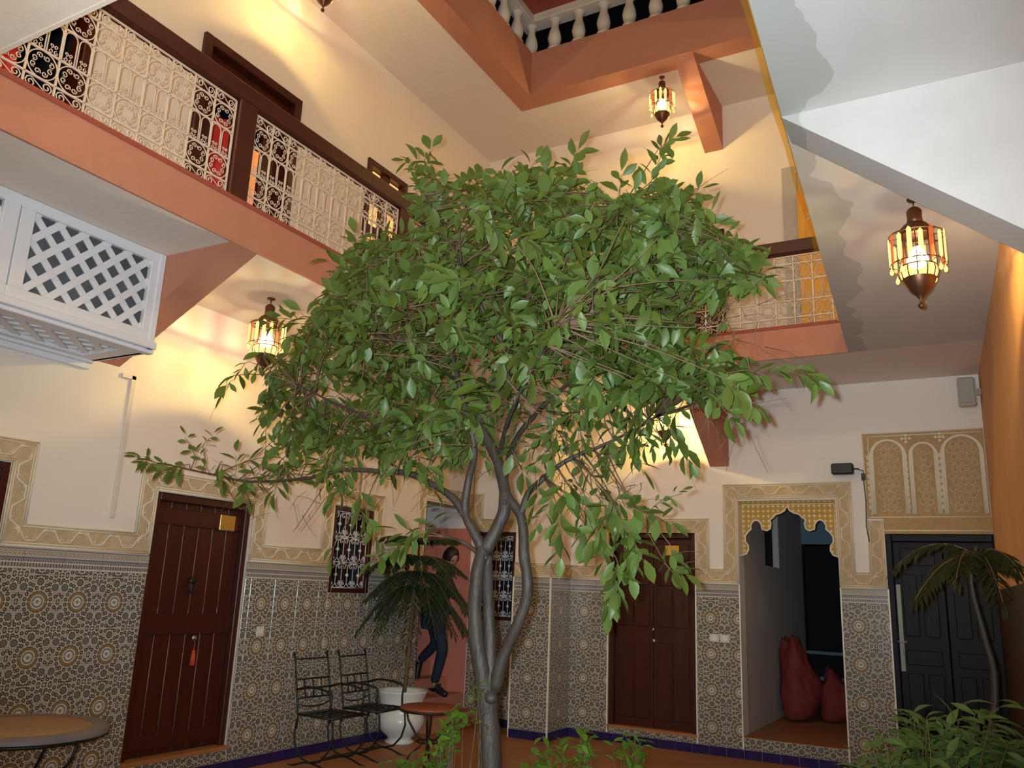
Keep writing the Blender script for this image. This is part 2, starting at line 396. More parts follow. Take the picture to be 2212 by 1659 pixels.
# ------------------------------------------------------------------ dimensions
XL, YB, XF, YF = -5.62, 9.05, -4.285, 7.82      # left wall, back wall, gallery edges
S1, G1, S2, R2 = 3.77, 4.075, 7.36, 7.95        # soffit, gallery slab top, upper ceiling, roof kerb top
XE = lambda y: -.62-(y-2.79)*.0635              # edge of the right-hand gallery
XR = lambda y: .235-(y-5.7)*.046                # right-hand wall
LW = lambda u, v, t: (XL+t, u, v)
BW = lambda u, v, t: (u, YB-t, v)
def fbox(mb, fn, u0, u1, v0, v1, t0, t1, bev=0):
    return mb.box(fn(u0, v0, t0), fn(u1, v1, t1), bev)
def wall(fn, u0, u1, v0, v1, holes, thick=.25, mb=None):
    mb = mb or MB()
    us = sorted({u0, u1, *[h[0] for h in holes], *[h[1] for h in holes]}); vs = sorted({v0, v1, *[h[2] for h in holes], *[h[3] for h in holes]})
    us = [q for q in us if u0 <= q <= u1]; vs = [q for q in vs if v0 <= q <= v1]
    for i in range(len(us)-1):
        run = None
        for j in range(len(vs)-1):
            cu, cv = (us[i]+us[i+1])/2, (vs[j]+vs[j+1])/2
            hole = any(h[0] < cu < h[1] and h[2] < cv < h[3] for h in holes)
            if not hole:
                run = [vs[j], vs[j+1]] if run is None else [run[0], vs[j+1]]
            if (hole or j == len(vs)-2) and run: fbox(mb, fn, us[i], us[i+1], run[0], run[1], -thick, 0); run = None
    return mb
# ------------------------------------------------------------------ floor, walls, slabs
struct('floor', MB().box((-7.6, -1.6, -.15), (1.0, 9.45, 0)), 'floor')
DL = (4.37, 5.37, .20, 2.19)       # left door
WL = (6.44, 7.06, 1.455, 2.30)     # left window
LWN = (2.35, 3.20, .95, 2.24)      # window cut by the picture edge
ST = (8.0, 9.05, 0, 2.52)          # stair opening
wl = struct('wall_left', wall(LW, -1.6, YB+.25, 0, S1, [DL, WL, LWN, ST]), 'plaster')
DB = (-3.765, -2.755, .165, 2.235)
WB = (-5.56, -4.975, 1.19, 2.235)
AR = (-2.285, -1.285, .20, 2.60)
DR = (-.85, .12, .10, 2.23)
wb = struct('wall_back', wall(BW, XL, .6, 0, S1, [DB, WB, AR, DR]), 'plaster_white')
struct('trim_pillar', MB().box((-4.70, 8.53, 0), (-4.24, YB+.02, S1+.01)), 'plaster')
rw = MB(); rw.prism([(XR(-1.6), -1.6), (XR(9.3), 9.3), (XR(9.3)+.3, 9.3), (XR(-1.6)+.3, -1.6)], lambda u, v, t: (u, v, t), 0, S1)
struct('wall_right', rw, 'orange_wall')
rd = MB(); rd.prism([(XR(-1.6)-.012, -1.6), (XR(9.04)-.012, 9.04), (XR(9.04)+.01, 9.04), (XR(-1.6)+.01, -1.6)], lambda u, v, t: (u, v, t), 0, 1.72)
struct('trim_dado_right', rd, 'brown_dado')
struct('wall_near', MB().box((XL-.25, -1.85, 0), (1.2, -1.6, 9)), 'plaster')
# first-floor gallery: four slabs with terracotta edges
def slab(name, poly, z0, z1, m): return struct(name, MB().prism(poly, lambda u, v, t: (u, v, t), z0, z1), m)
slab('ceiling_left', [(XL-.25, -1.6), (XF-.02, -1.6), (XF-.02, YF+.02), (XF-.02, YB+.25), (XL-.25, YB+.25)], S1, G1-.01, 'plaster')
slab('ceiling_back', [(XF-.02, YF+.02), (.6, YF+.02), (.6, YB+.25), (XF-.02, YB+.25)], S1, G1-.01, 'plaster')
slab('ceiling_right', [(XE(1.7)+.02, 1.68), (.9, 1.68), (.9, YF+.02), (XE(YF)+.02, YF+.02)], S1, G1-.01, 'grey_band')
slab('ceiling_near', [(XF-.02, -1.6), (.9, -1.6), (.9, 1.68), (XF-.02, 1.68)], S1, G1-.01, 'plaster')
edge = .02
slab('trim_left', [(XF-edge, 1.7), (XF, 1.7), (XF, YF), (XF-edge, YF+edge)], S1-.003, G1, 'terra')
slab('trim_back', [(XF, YF), (XE(YF), YF), (XE(YF)+.02, YF+edge), (XF-edge, YF+edge)], S1-.003, G1, 'terra')
slab('trim_right', [(XE(1.7), 1.7), (XE(1.7)+.02, 1.7), (XE(YF)+.02, YF+.02), (XE(YF), YF)], S1-.001, G1, 'grey_band')
slab('trim_near', [(XF, 1.68), (XE(1.7), 1.68), (XE(1.7), 1.70), (XF, 1.70)], S1-.003, G1, 'plaster')
# upper floor walls and the ring ceiling round the roof opening
DU = (4.18, 5.39, G1, 6.2); WU = (6.47, 7.19, 4.95, 6.14); DU3 = (2.25, 3.25, G1, 6.1)
struct('wall_left_upper', wall(LW, -1.6, YB+.25, G1, S2, [DU, WU, DU3]), 'plaster')
DUB = (-3.02, -2.36, G1, 5.75)
struct('wall_back_upper', wall(BW, XL, 2.2, G1, S2, [DUB]), 'plaster')
struct('wall_right_upper', MB().box((2.0, -1.6, G1), (2.2, YB+.2, S2)), 'orange_wall')
OX, OY = -4.36, 7.85
up = MB().box((XL-.25, -1.6, S2), (OX-.02, YB+.25, S2+.3)).box((OX-.02, OY+.02, S2), (2.2, YB+.25, S2+.3)).box((-.88, -1.6, S2), (2.2, OY+.02, S2+.3)).box((OX-.02, -1.6, S2), (-.88, .98, S2+.3))
struct('ceiling_upper', up, 'plaster')
kb = MB().box((OX-.25, 1.0, S2-.004), (OX, OY+.25, R2)).box((OX, OY, S2-.004), (-.9, OY+.25, R2)).box((-.9, 1.0, S2-.004), (-.65, OY+.25, R2)).box((OX-.25, .75, S2-.004), (-.65, 1.0, R2))
struct('trim_roof', kb, 'terra')
# dark rooms behind openings
def room(name, a, b, m='dark', floor=True):
    x0, y0, z0 = a; x1, y1, z1 = b; mb = MB(); t = .04
    return mb, (x0, y0, z0, x1, y1, z1, t)
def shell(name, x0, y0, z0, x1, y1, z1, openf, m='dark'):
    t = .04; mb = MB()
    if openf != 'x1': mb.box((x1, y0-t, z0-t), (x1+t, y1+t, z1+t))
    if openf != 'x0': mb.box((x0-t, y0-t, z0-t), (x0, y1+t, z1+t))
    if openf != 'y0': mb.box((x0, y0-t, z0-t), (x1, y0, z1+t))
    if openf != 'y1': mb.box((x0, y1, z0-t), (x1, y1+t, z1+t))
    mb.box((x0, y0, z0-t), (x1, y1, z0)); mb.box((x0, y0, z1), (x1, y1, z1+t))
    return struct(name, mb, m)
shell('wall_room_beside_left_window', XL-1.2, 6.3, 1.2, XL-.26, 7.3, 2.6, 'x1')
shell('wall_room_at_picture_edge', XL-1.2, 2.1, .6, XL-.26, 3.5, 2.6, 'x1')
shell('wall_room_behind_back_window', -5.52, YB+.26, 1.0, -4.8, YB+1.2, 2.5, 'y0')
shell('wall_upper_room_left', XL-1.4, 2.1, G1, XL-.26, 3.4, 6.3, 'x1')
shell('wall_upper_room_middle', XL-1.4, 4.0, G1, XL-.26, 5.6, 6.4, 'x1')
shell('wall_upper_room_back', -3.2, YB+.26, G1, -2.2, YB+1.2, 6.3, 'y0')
# stairwell seen through the opening at the corner
sw = MB().box((-8.2, YB-.012, 0), (XL, YB+.04, 2.28)); struct('wall_stair', sw, 'pink')
sw = MB().box((-8.2, YB-.012, 2.28), (XL, YB+.04, 4.2)).box((-8.2, 7.9, 0), (-5.88, 7.98, 4.2)).box((-8.24, 7.9, 0), (-8.2, YB, 4.2)).box((-8.2, 7.98, 3.3), (-5.88, YB, 3.34))
struct('wall_stair_upper', sw, 'plaster_white')
st = thing('staircase', (-5.4, 8.5, 0), 'terracotta staircase climbing left behind the corner opening', 'stairs')
for k in range(9):
    part('step', MB().box((-5.36-.25*k, 8.0, 0), (-8.0, YB-.014, .165*(k+1)), .012), 'terra', st)
# arch corridor
struct('floor_corridor', MB().box((-2.285, YB+.003, 0), (-.9, 14.2, .204)), 'floor')
struct('wall_corridor_left', wall(lambda u, v, t: (-2.285+t, u, v), YB+.24, 12.6, .2, 3.4, [(10.28, 11.05, 1.95, 2.75)], .1), 'corridor')
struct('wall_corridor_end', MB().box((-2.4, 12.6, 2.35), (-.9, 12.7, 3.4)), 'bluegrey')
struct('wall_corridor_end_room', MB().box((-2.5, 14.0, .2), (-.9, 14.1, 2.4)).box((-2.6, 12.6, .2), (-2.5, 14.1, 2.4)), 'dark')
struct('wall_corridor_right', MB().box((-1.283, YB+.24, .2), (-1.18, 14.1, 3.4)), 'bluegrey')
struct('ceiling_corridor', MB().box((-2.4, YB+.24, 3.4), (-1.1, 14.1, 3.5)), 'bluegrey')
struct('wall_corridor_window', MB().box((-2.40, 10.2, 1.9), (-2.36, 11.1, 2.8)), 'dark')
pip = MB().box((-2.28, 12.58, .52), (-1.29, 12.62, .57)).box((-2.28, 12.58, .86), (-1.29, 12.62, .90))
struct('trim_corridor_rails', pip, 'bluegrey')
# ------------------------------------------------------------------ haunched brackets under the slabs
def bracket(name, label, m, poly, fn, t0, t1, loc):
    o = part(name, MB().prism(poly, fn, t0, t1), m, None)
    o['label'] = label; o['category'] = 'bracket'; o['group'] = 'haunched brackets under the gallery slabs'
    return o
pl = [(XL, 3.07), (XF+.0, S1-.001), (XL, S1-.001)]
bracket('haunched_bracket', 'large terracotta bracket tapering up from left wall beside the lattice box', 'terra', pl, lambda u, v, t: (u, t, v), 3.64, 3.875, None)
bracket('haunched_bracket', 'white plastered bracket above the big lantern on the right', 'grey_band', [(.32, 2.963), (XE(3.7), S1-.001), (.32, S1-.001)], lambda u, v, t: (u, t, v), 3.66, 3.92, None)
bracket('haunched_bracket', 'lower terracotta bracket on back wall between lantern and archway', 'terra', [(YB, 2.953), (YF+.01, S1-.001), (YB, S1-.001)], lambda u, v, t: (t, u, v), -2.577, -2.367, None)
bracket('haunched_bracket', 'upper terracotta bracket beside the lantern below the roof opening', 'terra', [(YB, 6.78), (OY+.01, S2-.001), (YB, S2-.001)], lambda u, v, t: (t, u, v), -2.575, -2.355, None)
# ------------------------------------------------------------------ glazed tile dado
TW, TH, TZ0 = .292, .18, .085
tmesh = {}
def tile_mb(fn, u0, u1, v0, v1, uc, vc):
    """one tile; uv is measured from its rosette centre (uc, vc) in tile widths"""
    g = .0022; a, b, c, d = u0+g, u1-g, v0+g, v1-g
    mb = MB(); e = .003
    P = [fn(a, c, 0), fn(b, c, 0), fn(b, d, 0), fn(a, d, 0), fn(a, c, .006), fn(b, c, .006), fn(b, d, .006), fn(a, d, .006),
         fn(a+e, c+e, .009), fn(b-e, c+e, .009), fn(b-e, d-e, .009), fn(a+e, d-e, .009)]
    U = lambda p, q: ((p-uc)/TW, (q-vc)/TW)
    uo = [U(a, c), U(b, c), U(b, d), U(a, d)]; ui = [U(a+e, c+e), U(b-e, c+e), U(b-e, d-e), U(a+e, d-e)]
    fs = [(8, 9, 10, 11)]; uv = [ui]
    for k in range(4):
        j = (k+1) % 4
        fs.append((4+k, 4+j, 8+j, 8+k)); uv.append([uo[k], uo[j], ui[j], ui[k]])
        fs.append((k, j, 4+j, 4+k)); uv.append([uo[k], uo[j], uo[j], uo[k]])
    return mb.add(P, fs, uv)
def dado(parent, fn, key, u00, rects, border, grout_rects):
    gm = MB()
    for (a, b, c, d) in grout_rects: fbox(gm, fn, a, b, c, d, -.002, .0045)
    struct('tile_bed', gm, 'grout', parent)
    off = Vector(parent.location)
    for (a, b, c, d) in rects:
        k0 = math.floor((a-u00)/TW+.5); k1 = math.floor((b-u00)/TW-1e-6+.5)
        for k in range(k0, k1+1):
            uc = u00+k*TW; ua, ub = max(a, uc-TW/2), min(b, uc+TW/2)
            if ub-ua < .012: continue
            r = 0
            while TZ0+r*TH < d-.005:
                z0 = TZ0+r*TH; z1 = z0+TH; vc = z1 if r % 2 == 0 else z0
                va, vb = max(c, z0), min(d, z1); r += 1
                if vb-va < .012: continue
                full = abs(ub-ua-TW) < 1e-4 and abs(vb-va-TH) < 1e-4
                if full:
                    kk = (key, r % 2)
                    if kk not in tmesh: tmesh[kk] = tile_mb(lambda p, q, t: tuple(Vector(fn(p, q, t))-Vector(fn(0, 0, 0))), -TW/2, TW/2, 0, TH, 0, vc-z0).mesh('tile', 'tile')
                    link('tile', tmesh[kk], parent, Vector(fn(uc, z0, 0))-off)
                else: part('tile', tile_mb(fn, ua, ub, va, vb, uc, vc), 'tile', parent)
    for (a, b) in border:
        k0 = math.floor((a-u00)/TW+.5); k1 = math.floor((b-u00)/TW-1e-6+.5)
        for k in range(k0, k1+1):
            uc = u00+k*TW; ua, ub = max(a, uc-TW/2), min(b, uc+TW/2)
            if ub-ua < .012: continue
            mb = MB(); g = .0015; z0, z1 = 1.562, 1.695
            P = [fn(ua+g, z0, 0), fn(ub-g, z0, 0), fn(ub-g, z1, 0), fn(ua+g, z1, 0), fn(ua+g, z0, .011), fn(ub-g, z0, .011), fn(ub-g, z1, .011), fn(ua+g, z1, .011)]
            q = [((ua-uc)/TW, 0), ((ub-uc)/TW, 0), ((ub-uc)/TW, 1), ((ua-uc)/TW, 1)]
            mb.add(P, [(4, 5, 6, 7), (0, 1, 5, 4), (2, 3, 7, 6), (1, 2, 6, 5), (3, 0, 4, 7)], [q, [q[0], q[1], q[1], q[0]], [q[2], q[3], q[3], q[2]], [q[1], q[2], q[2], q[1]], [q[3], q[0], q[0], q[3]]])
            part('border_tile', mb, 'border', parent)
def plinth(parent, fn, u0, u1, step=.175):
    n = max(1, round((u1-u0)/step))
    for k in range(n):
        a, b = u0+(u1-u0)*k/n, u0+(u1-u0)*(k+1)/n
        mb = MB(); fbox(mb, fn, a+.002, b-.002, 0, .086, 0, .014); part('plinth_tile', mb, 'blue_tile', parent)
Z1 = 1.56
def anchor(name, loc): return link(name, None, None, loc, kind='structure')
dl = anchor('trim_dado_left', (XL, 5, 0))
dado(dl, LW, 'L', 3.538, [(2.55, 4.37, .086, Z1), (4.37, 5.37, .086, .20), (5.37, 6.44, .086, Z1), (6.44, 7.06, .086, 1.455), (7.06, 8.0, .086, Z1)],
     [(2.55, 4.37), (5.37, 6.44), (7.06, 8.0)],
     [(2.5, 4.37, 0, 1.69), (4.37, 5.37, 0, .2), (5.37, 6.44, 0, 1.69), (6.44, 7.06, 0, 1.45), (7.06, 8.0, 0, 1.69)])
plinth(dl, LW, 2.55, 8.0)
db = anchor('trim_dado_back', (-3, YB, 0))
dado(db, BW, 'B', -2.597, [(-5.61, -5.56, .086, Z1), (-5.56, -4.975, .086, 1.19), (-4.975, -4.70, .086, Z1), (-4.24, -3.765, .086, Z1), (-3.765, -2.755, .086, .165),
     (-2.755, -2.285, .086, Z1), (-2.285, -1.285, .086, .20), (-1.285, -.85, .086, Z1)],
     [(-4.975, -4.70), (-4.24, -3.765), (-2.755, -2.285), (-1.285, -.85)],
     [(-5.61, -4.70, 0, 1.19), (-4.975, -4.7, 0, 1.69), (-4.24, -3.765, 0, 1.69), (-3.765, -2.755, 0, .165), (-2.755, -2.285, 0, 1.69), (-2.285, -1.285, 0, .2), (-1.285, -.85, 0, 1.69)])
plinth(db, BW, -5.61, -4.70); plinth(db, BW, -4.24, -.85)
PF = lambda u, v, t: (u, 8.53-t, v); PS = lambda u, v, t: (-4.24+t, u, v)
dp = anchor('trim_dado_pillar', (-4.47, 8.53, 0))
dado(dp, PF, 'P', -4.49, [(-4.70, -4.24, .086, Z1)], [(-4.70, -4.24)], [(-4.70, -4.24, 0, 1.69)])
dado(dp, PS, 'Q', 8.79, [(8.53, YB, .086, Z1)], [(8.53, YB)], [(8.53, YB, 0, 1.69)])
plinth(dp, PF, -4.70, -4.24); plinth(dp, PS, 8.53, YB)
ed = MB()
for x, y in ((-4.236, 8.526), (-4.704, 8.526)): ed.box((x-.009, y-.009, 0), (x+.009, y+.009, 1.70))
for x in (-3.765, -2.755, -2.285, -1.285, -.85): ed.box((x-.007, YB-.016, .09), (x+.007, YB+.01, 1.70))
struct('trim_tile_edges', ed, 'marble')
# ------------------------------------------------------------------ carved stucco bands
def offset_poly(pts, d):
    """offset an axis-aligned open polyline to its left by d"""
    out = []; n = len(pts)
    for i in range(n):
        ns = []
        if i > 0: a = Vector(pts[i])-Vector(pts[i-1]); ns.append(Vector((-a.y, a.x)).normalized())
        if i < n-1: a = Vector(pts[i+1])-Vector(pts[i]); ns.append(Vector((-a.y, a.x)).normalized())
        o = ns[0] if len(ns) == 1 else (ns[0]+ns[1]) if ns[0].dot(ns[1]) < .5 else ns[0]
        out.append((pts[i][0]+o.x*d, pts[i][1]+o.y*d))
    return out
def band(parent, fn, pts, w=.155):
    pts = [Vector(p) for p in pts]; h = w/2
    L, R = offset_poly(pts, h), offset_poly(pts, -h)
    g = MB()
    for i in range(len(pts)-1):
        q = [L[i], L[i+1], R[i+1], R[i]]
        vs = [fn(p[0], p[1], 0) for p in q]+[fn(p[0], p[1], .014) for p in q]
        g.add(vs, [(4, 5, 6, 7), (0, 1, 5, 4), (2, 3, 7, 6), (1, 2, 6, 5), (3, 0, 4, 7), (0, 3, 2, 1)])
    part('carved_ground', g, 'stucco_bg', parent)
    e = MB()
    for d in (h-.004, h-.022, -h+.004, -h+.022):
        r = .0075 if abs(d) > h-.01 else .005
        for a, b in zip(offset_poly(pts, d)[:-1], offset_poly(pts, d)[1:]):
            e.tube([fn(a[0], a[1], .014), fn(b[0], b[1], .014)], r, 4)
    part('edge_moulding', e, 'stucco_line', parent)
    s = MB()
    for a, b in zip(pts[:-1], pts[1:]):
        D = b-a; ln = D.length
        if ln < .08: continue
        D.normalize(); Nn = Vector((-D.y, D.x)); per = ln/max(1, round(ln/.27)); am = .036
        n = int(ln/.014)+2; wv = []
        for i in range(n+1):
            t = ln*i/n; c = math.cos(2*PI*t/per); sh = math.copysign(min(1, abs(c)*1.6)**.8, c)
            wv.append(a+D*t+Nn*(am*sh))
        s.tube([fn(p.x, p.y, .016) for p in wv], .006, 4)
        k = 0; t = per/4
        while t < ln:
            for sg in (1, -1):
                c0 = a+D*(t+sg*.032)+Nn*((1 if (k+(sg > 0)) % 2 == 0 else -1)*.030)
                sp = [c0+Vector((math.cos(q*.9)*(.019-.0022*q), math.sin(q*.9)*(.019-.0022*q))) for q in range(7)]
                s.tube([fn(p.x, p.y, .016) for p in sp], .0045, 3)
            k += 1; t += per/2
    part('scrollwork', s, 'stucco_line', parent)
bl = thing('stucco_band', (XL, 5, 1.7), 'carved ochre stucco border stepping round the left wall door and windows', 'plaster frieze', 'carved stucco borders')
band(bl, LW, [(2.4, 2.325), (3.285, 2.325), (3.285, 1.78), (4.285, 1.78), (4.285, 2.275), (5.455, 2.275), (5.455, 1.78), (6.355, 1.78), (6.355, 2.39), (7.145, 2.39), (7.145, 1.78), (7.92, 1.78), (7.92, 2.625), (YB-.02, 2.625)])
bb = thing('stucco_band', (-4, YB, 1.7), 'carved ochre stucco border over the grilled window and round the pillar', 'plaster frieze', 'carved stucco borders')
band(bb, BW, [(-5.54, 2.71), (-5.54, 2.318), (-4.895, 2.318), (-4.895, 1.78), (-4.70, 1.78)])
band(bb, PF, [(-4.70, 1.78), (-4.24, 1.78)]); band(bb, PS, [(8.53, 1.78), (YB, 1.78)])
bc = thing('stucco_band', (-3, YB, 1.7), 'carved ochre stucco border round the double door and scalloped archway', 'plaster frieze', 'carved stucco borders')
band(bc, BW, [(-4.24, 1.78), (-3.845, 1.78), (-3.845, 2.312), (-2.677, 2.312), (-2.677, 1.78), (-2.365, 1.78), (-2.365, 2.675), (-1.212, 2.675), (-1.212, 1.78), (-.93, 1.78), (-.93, 2.36)])
# stepped frame and scalloped arch head
AX, AW = -1.785, .5
half = [(1.0, 0), (.87, .045), (.825, .13), (.83, .22), (.89, .30), (.885, .42), (.82, .51), (.76, .56), (.765, .64), (.72, .72), (.655, .755), (.59, .73), (.54, .66), (.53, .56), (.43, .53), (.365, .57), (.345, .66), (.36, .76), (.30, .80), (.24, .87), (.13, .90), (.05, .95), (0, 1.04)]
arch = [(AX-AW*p[0], 2.0+p[1]*.5) for p in half]+[(AX+AW*p[0], 2.0+p[1]*.5) for p in half[-2::-1]]
fr = MB(); fr.box((AR[0], YB+.02, 2.58), (AR[1], YB+.10, 2.60)).box((AR[0], YB+.0, 2.56), (AR[1], YB+.12, 2.60))
at_ = thing('arch_head', (AX, YB, 2.0), 'scalloped archway head with ochre star mosaic in back wall', 'archway')
poly = [(AR[0], 2.0)]+arch[1:-1]+[(AR[1], 2.0), (AR[1], 2.575), (AR[0], 2.575)]
part('mosaic_spandrel', MB().prism(poly, lambda u, v, t: (u, YB+t, v), .07, .14), 'star', at_)
part('arch_edge', MB().tube([(p[0], YB+.065, p[1]) for p in arch], .010, 5), 'stucco_line', at_)
part('arch_frame', MB().tube([(AR[0]+.03, YB+.065, 2.0), (AR[0]+.03, YB+.065, 2.54), (AR[1]-.03, YB+.065, 2.54), (AR[1]-.03, YB+.065, 2.0)], .008, 4).box((AR[0], YB+.0, 2.575), (AR[1], YB+.14, 2.62)), 'stucco_line', at_)
# triple-arch plaster panel over the big door
gp = thing('carved_plaster_panel', (-.45, YB, 2.4), 'large carved plaster panel of three round arches above black door', 'plaster panel')
part('panel_ground', MB().box((-1.005, YB-.02, 2.38), (.075, YB+.0, 3.235)).box((-.85, YB-.02, 2.23), (.1, YB, 2.38)), 'stucco_panel', gp)
ol = MB()
for a, b in (((-1.0, 2.28), (-1.0, 3.23)), ((-1.0, 3.23), (.07, 3.23)), ((-.95, 3.20), (.05, 3.20)), ((-.95, 2.4), (-.95, 3.20)), ((-.98, 2.39), (.08, 2.39)), ((-.85, 2.26), (.1, 2.26))):
    ol.tube([BW(a[0], a[1], .022), BW(b[0], b[1], .022)], .008, 4)
part('panel_moulding', ol, 'stucco_line', gp)
for cx, hw, top in ((-.775, .125, 3.15), (-.455, .085, 3.11), (-.12, .14, 3.165)):
    for k, (dw, t_, r) in enumerate(((.035, .02, .014), (.015, .022, .011))):
        W_ = hw+dw; pts = [BW(cx-W_, 2.42, t_)]+[BW(cx-W_*math.cos(PI*i/14), top-W_*.95+W_*math.sin(PI*i/14), t_) for i in range(15)]+[BW(cx+W_, 2.42, t_)]
        part('arch_moulding', MB().tube(pts, r, 6), 'stucco_line', gp)
    tr = MB(); i = 0; z = 2.5
    def inside(x, z, m=.0): return abs(x-cx) < hw-m and (z < top-hw or (x-cx)**2+(z-top+hw)**2 < (hw-m)**2)
    rr = .034
    for row in range(11):
        for col in range(-3, 4):
            x = cx+(col+(row % 2)*.5)*.068; zz = 2.47+row*.062
            if inside(x, zz, .03):
                tr.tube([BW(x+rr*math.cos(PI*q/8)*(1 if q % 2 else .62), zz+rr*math.sin(PI*q/8)*(1 if q % 2 else .62), .021) for q in range(16)], .004, 3, closed=True)
    part('carved_tracery', tr, 'stucco_line', gp)
for cx, cz in ((-.60, 3.165), (-.30, 3.165)):
    cr = MB(); s = .022
    for dx, dz in ((0, 0), (1, 0), (-1, 0), (0, 1), (0, -1)): cr.box((cx+dx*s*1.5-s*.6, YB-.03, cz+dz*s*1.5-s*.6), (cx+dx*s*1.5+s*.6, YB-.02, cz+dz*s*1.5+s*.6), .003)
    part('cross_rosette', cr, 'stucco_line', gp)
for x in (-.965, -.615, -.605, -.32, -.31, .045):
    tr = MB()
    for k in range(9): tr.box((x-.006, YB-.028, 2.47+k*.062), (x+.006, YB-.02, 2.51+k*.062))
    part('column_beads', tr, 'stucco_line', gp)
# ------------------------------------------------------------------ doors and windows
def tagp(o, label): o['label'] = label; return o
d1 = anchor('door_1', (XL, 4.87, .2))
u0, u1, v0, v1 = DL; R = -.075
fm = MB(); fbox(fm, LW, u0, u0+.055, v0, v1, -.14, -.02, .004); fbox(fm, LW, u1-.055, u1, v0, v1, -.14, -.02, .004); fbox(fm, LW, u0+.055, u1-.055, v1-.06, v1, -.14, -.02, .004)
part('door_frame', fm, 'wood', d1)
n = 6; a0, a1 = u0+.055, u1-.055
for k in range(n):
    a, b = a0+(a1-a0)*k/n, a0+(a1-a0)*(k+1)/n
    mb = MB(); fbox(mb, LW, a+.002, b-.002, v0+.02, v1-.06, R-.04, R, .004); part('plank', mb, 'wood', d1)
for (zz, hh) in ((.26, .10), (1.10, .16), (1.95, .13)):
    mb = MB(); fbox(mb, LW, a0, a1, zz, zz+hh, R, R+.018, .004); part('rail', mb, 'wood', d1)
for k in range(1, n):
    a = a0+(a1-a0)*k/n
    for zz, z2 in ((1.30, 1.84), (.42, 1.04)) if k != 3 else ((1.28, 2.0), (.42, 1.04)):
        mb = MB().tube([LW(a, zz, R+.003), LW(a, z2, R+.003)], .0045, 4); part('bead', mb, 'bead', d1)
mb = MB(); fbox(mb, LW, u1-.30, u1-.135, 1.945, 2.075, R+.018, R+.026, .002); tagp(part('name_plate', mb, 'brass', d1), 'brass plate')
mb = MB(); mb.tube([LW(4.86, 1.52, R+.01), LW(4.86, 1.52, R+.03)], .03, 10); mb.tube([LW(4.86+.035*math.cos(q*PI/6), 1.47+.045*math.sin(q*PI/6), R+.03) for q in range(12)], .009, 5, closed=True)
tagp(part('door_knocker', mb, 'iron', d1), 'black ring knocker')
mb = MB().cyl(LW(4.93, 1.07, R+.018), LW(4.93, 1.07, R+.05), .022, 10).tube([LW(4.93, 1.07, R+.05), LW(4.95, 1.07, R+.05)], .006, 5)
part('lock', mb, 'chrome', d1)
mb = MB().lathe(LW(4.94, .86, R+.045), [(.002, .19), (.003, .12), (.014, .11), (.012, .095), (.018, .08), (.022, .0), (.0, -.002)], 8)
tagp(part('key_tassel', mb, 'tassel', d1), 'red tassel hanging from the key')
struct('trim_sill', MB().box((XL-.2, u0, v0-.02), (XL+.03, u1, v0+.012)).box((DB[0], YB-.02, DB[2]-.02), (DB[1], YB+.1, DB[2]+.01)), 'floor')
d2 = anchor('door_2', (-3.26, YB, .165))
u0, u1, v0, v1 = DB
fm = MB(); fbox(fm, BW, u0, u0+.06, v0, v1, -.14, -.02, .004); fbox(fm, BW, u1-.06, u1, v0, v1, -.14, -.02, .004); fbox(fm, BW, u0+.06, u1-.06, v1-.06, v1, -.14, -.02, .004)
part('door_frame', fm, 'wood', d2)
for s in (0, 1):
    a = u0+.06 if s == 0 else (u0+u1)/2+.002; b = (u0+u1)/2-.002 if s == 0 else u1-.06
    mb = MB(); fbox(mb, BW, a, b, v0+.01, v1-.06, R-.05, R, .004); lf = part('door_leaf', mb, 'wood', d2)
    for (za, zb) in ((v0+.10, 1.05), (1.22, 1.62), (1.66, v1-.12)):
        for q in range(2):
            pa = a+.035+(b-a-.06)*q/2; pb = a+.025+(b-a-.06)*(q+1)/2
            mb = MB(); fbox(mb, BW, pa, pb, za, zb, R, R+.012, .008); part('door_panel', mb, 'wood', lf)
mb = MB(); fbox(mb, BW, u1-.36, u1-.20, 1.99, 2.10, R+.012, R+.02, .002); tagp(part('name_plate', mb, 'brass', d2), 'brass plate')
mb = MB().cyl(BW(-3.25, 1.19, R), BW(-3.25, 1.19, R+.045), .018, 8).cyl(BW(-3.25, 1.07, R), BW(-3.25, 1.07, R+.03), .026, 10); part('lock', mb, 'chrome', d2)
d3 = anchor('door_3', (-.4, YB, .1))
u0, u1, v0, v1 = DR
fm = MB(); fbox(fm, BW, u0, u0+.055, v0, v1, -.14, -.01, .006); fbox(fm, BW, u0+.055, u1-.05, v1-.07, v1, -.14, -.01, .006); fbox(fm, BW, u1-.05, u1, v0, v1, -.14, -.01, .006)
part('door_frame', fm, 'wood_black', d3)
for s in (0, 1):
    a = u0+.055 if s == 0 else (u0+u1)/2+.01; b = (u0+u1)/2 if s == 0 else u1-.05
    mb = MB(); fbox(mb, BW, a, b, v0+.01, v1-.07, R-.05, R, .004); lf = part('door_leaf', mb, 'wood_black', d3)
    for (za, zb) in ((v0+.12, .95), (1.0, 1.16), (1.26, 1.86), (1.92, v1-.12)):
        for q in (range(2) if zb-za > .3 else range(1)):
            nn = 2 if zb-za > .3 else 1
            pa = a+.05+(b-a-.08)*q/nn; pb = a+.03+(b-a-.08)*(q+1)/nn
            mb = MB(); fbox(mb, BW, pa, pb, za, zb, R, R+.010); fbox(mb, BW, pa+.012, pb-.012, za+.012, zb-.012, R+.01, R+.022, .01); part('door_panel', mb, 'wood_black', lf)
mb = MB(); fbox(mb, BW, u0+.062, u0+.10, .95, 1.75, R+.001, R+.006); mb.tube([BW(u0+.05, 1.22, -.02), BW(u0+.13, 1.22, -.02)], .008, 5).tube([BW(u0+.10, 1.20, R+.01), BW(u0+.10, 1.20, R+.06), BW(u0+.10, 1.10, R+.06)], .009, 5)
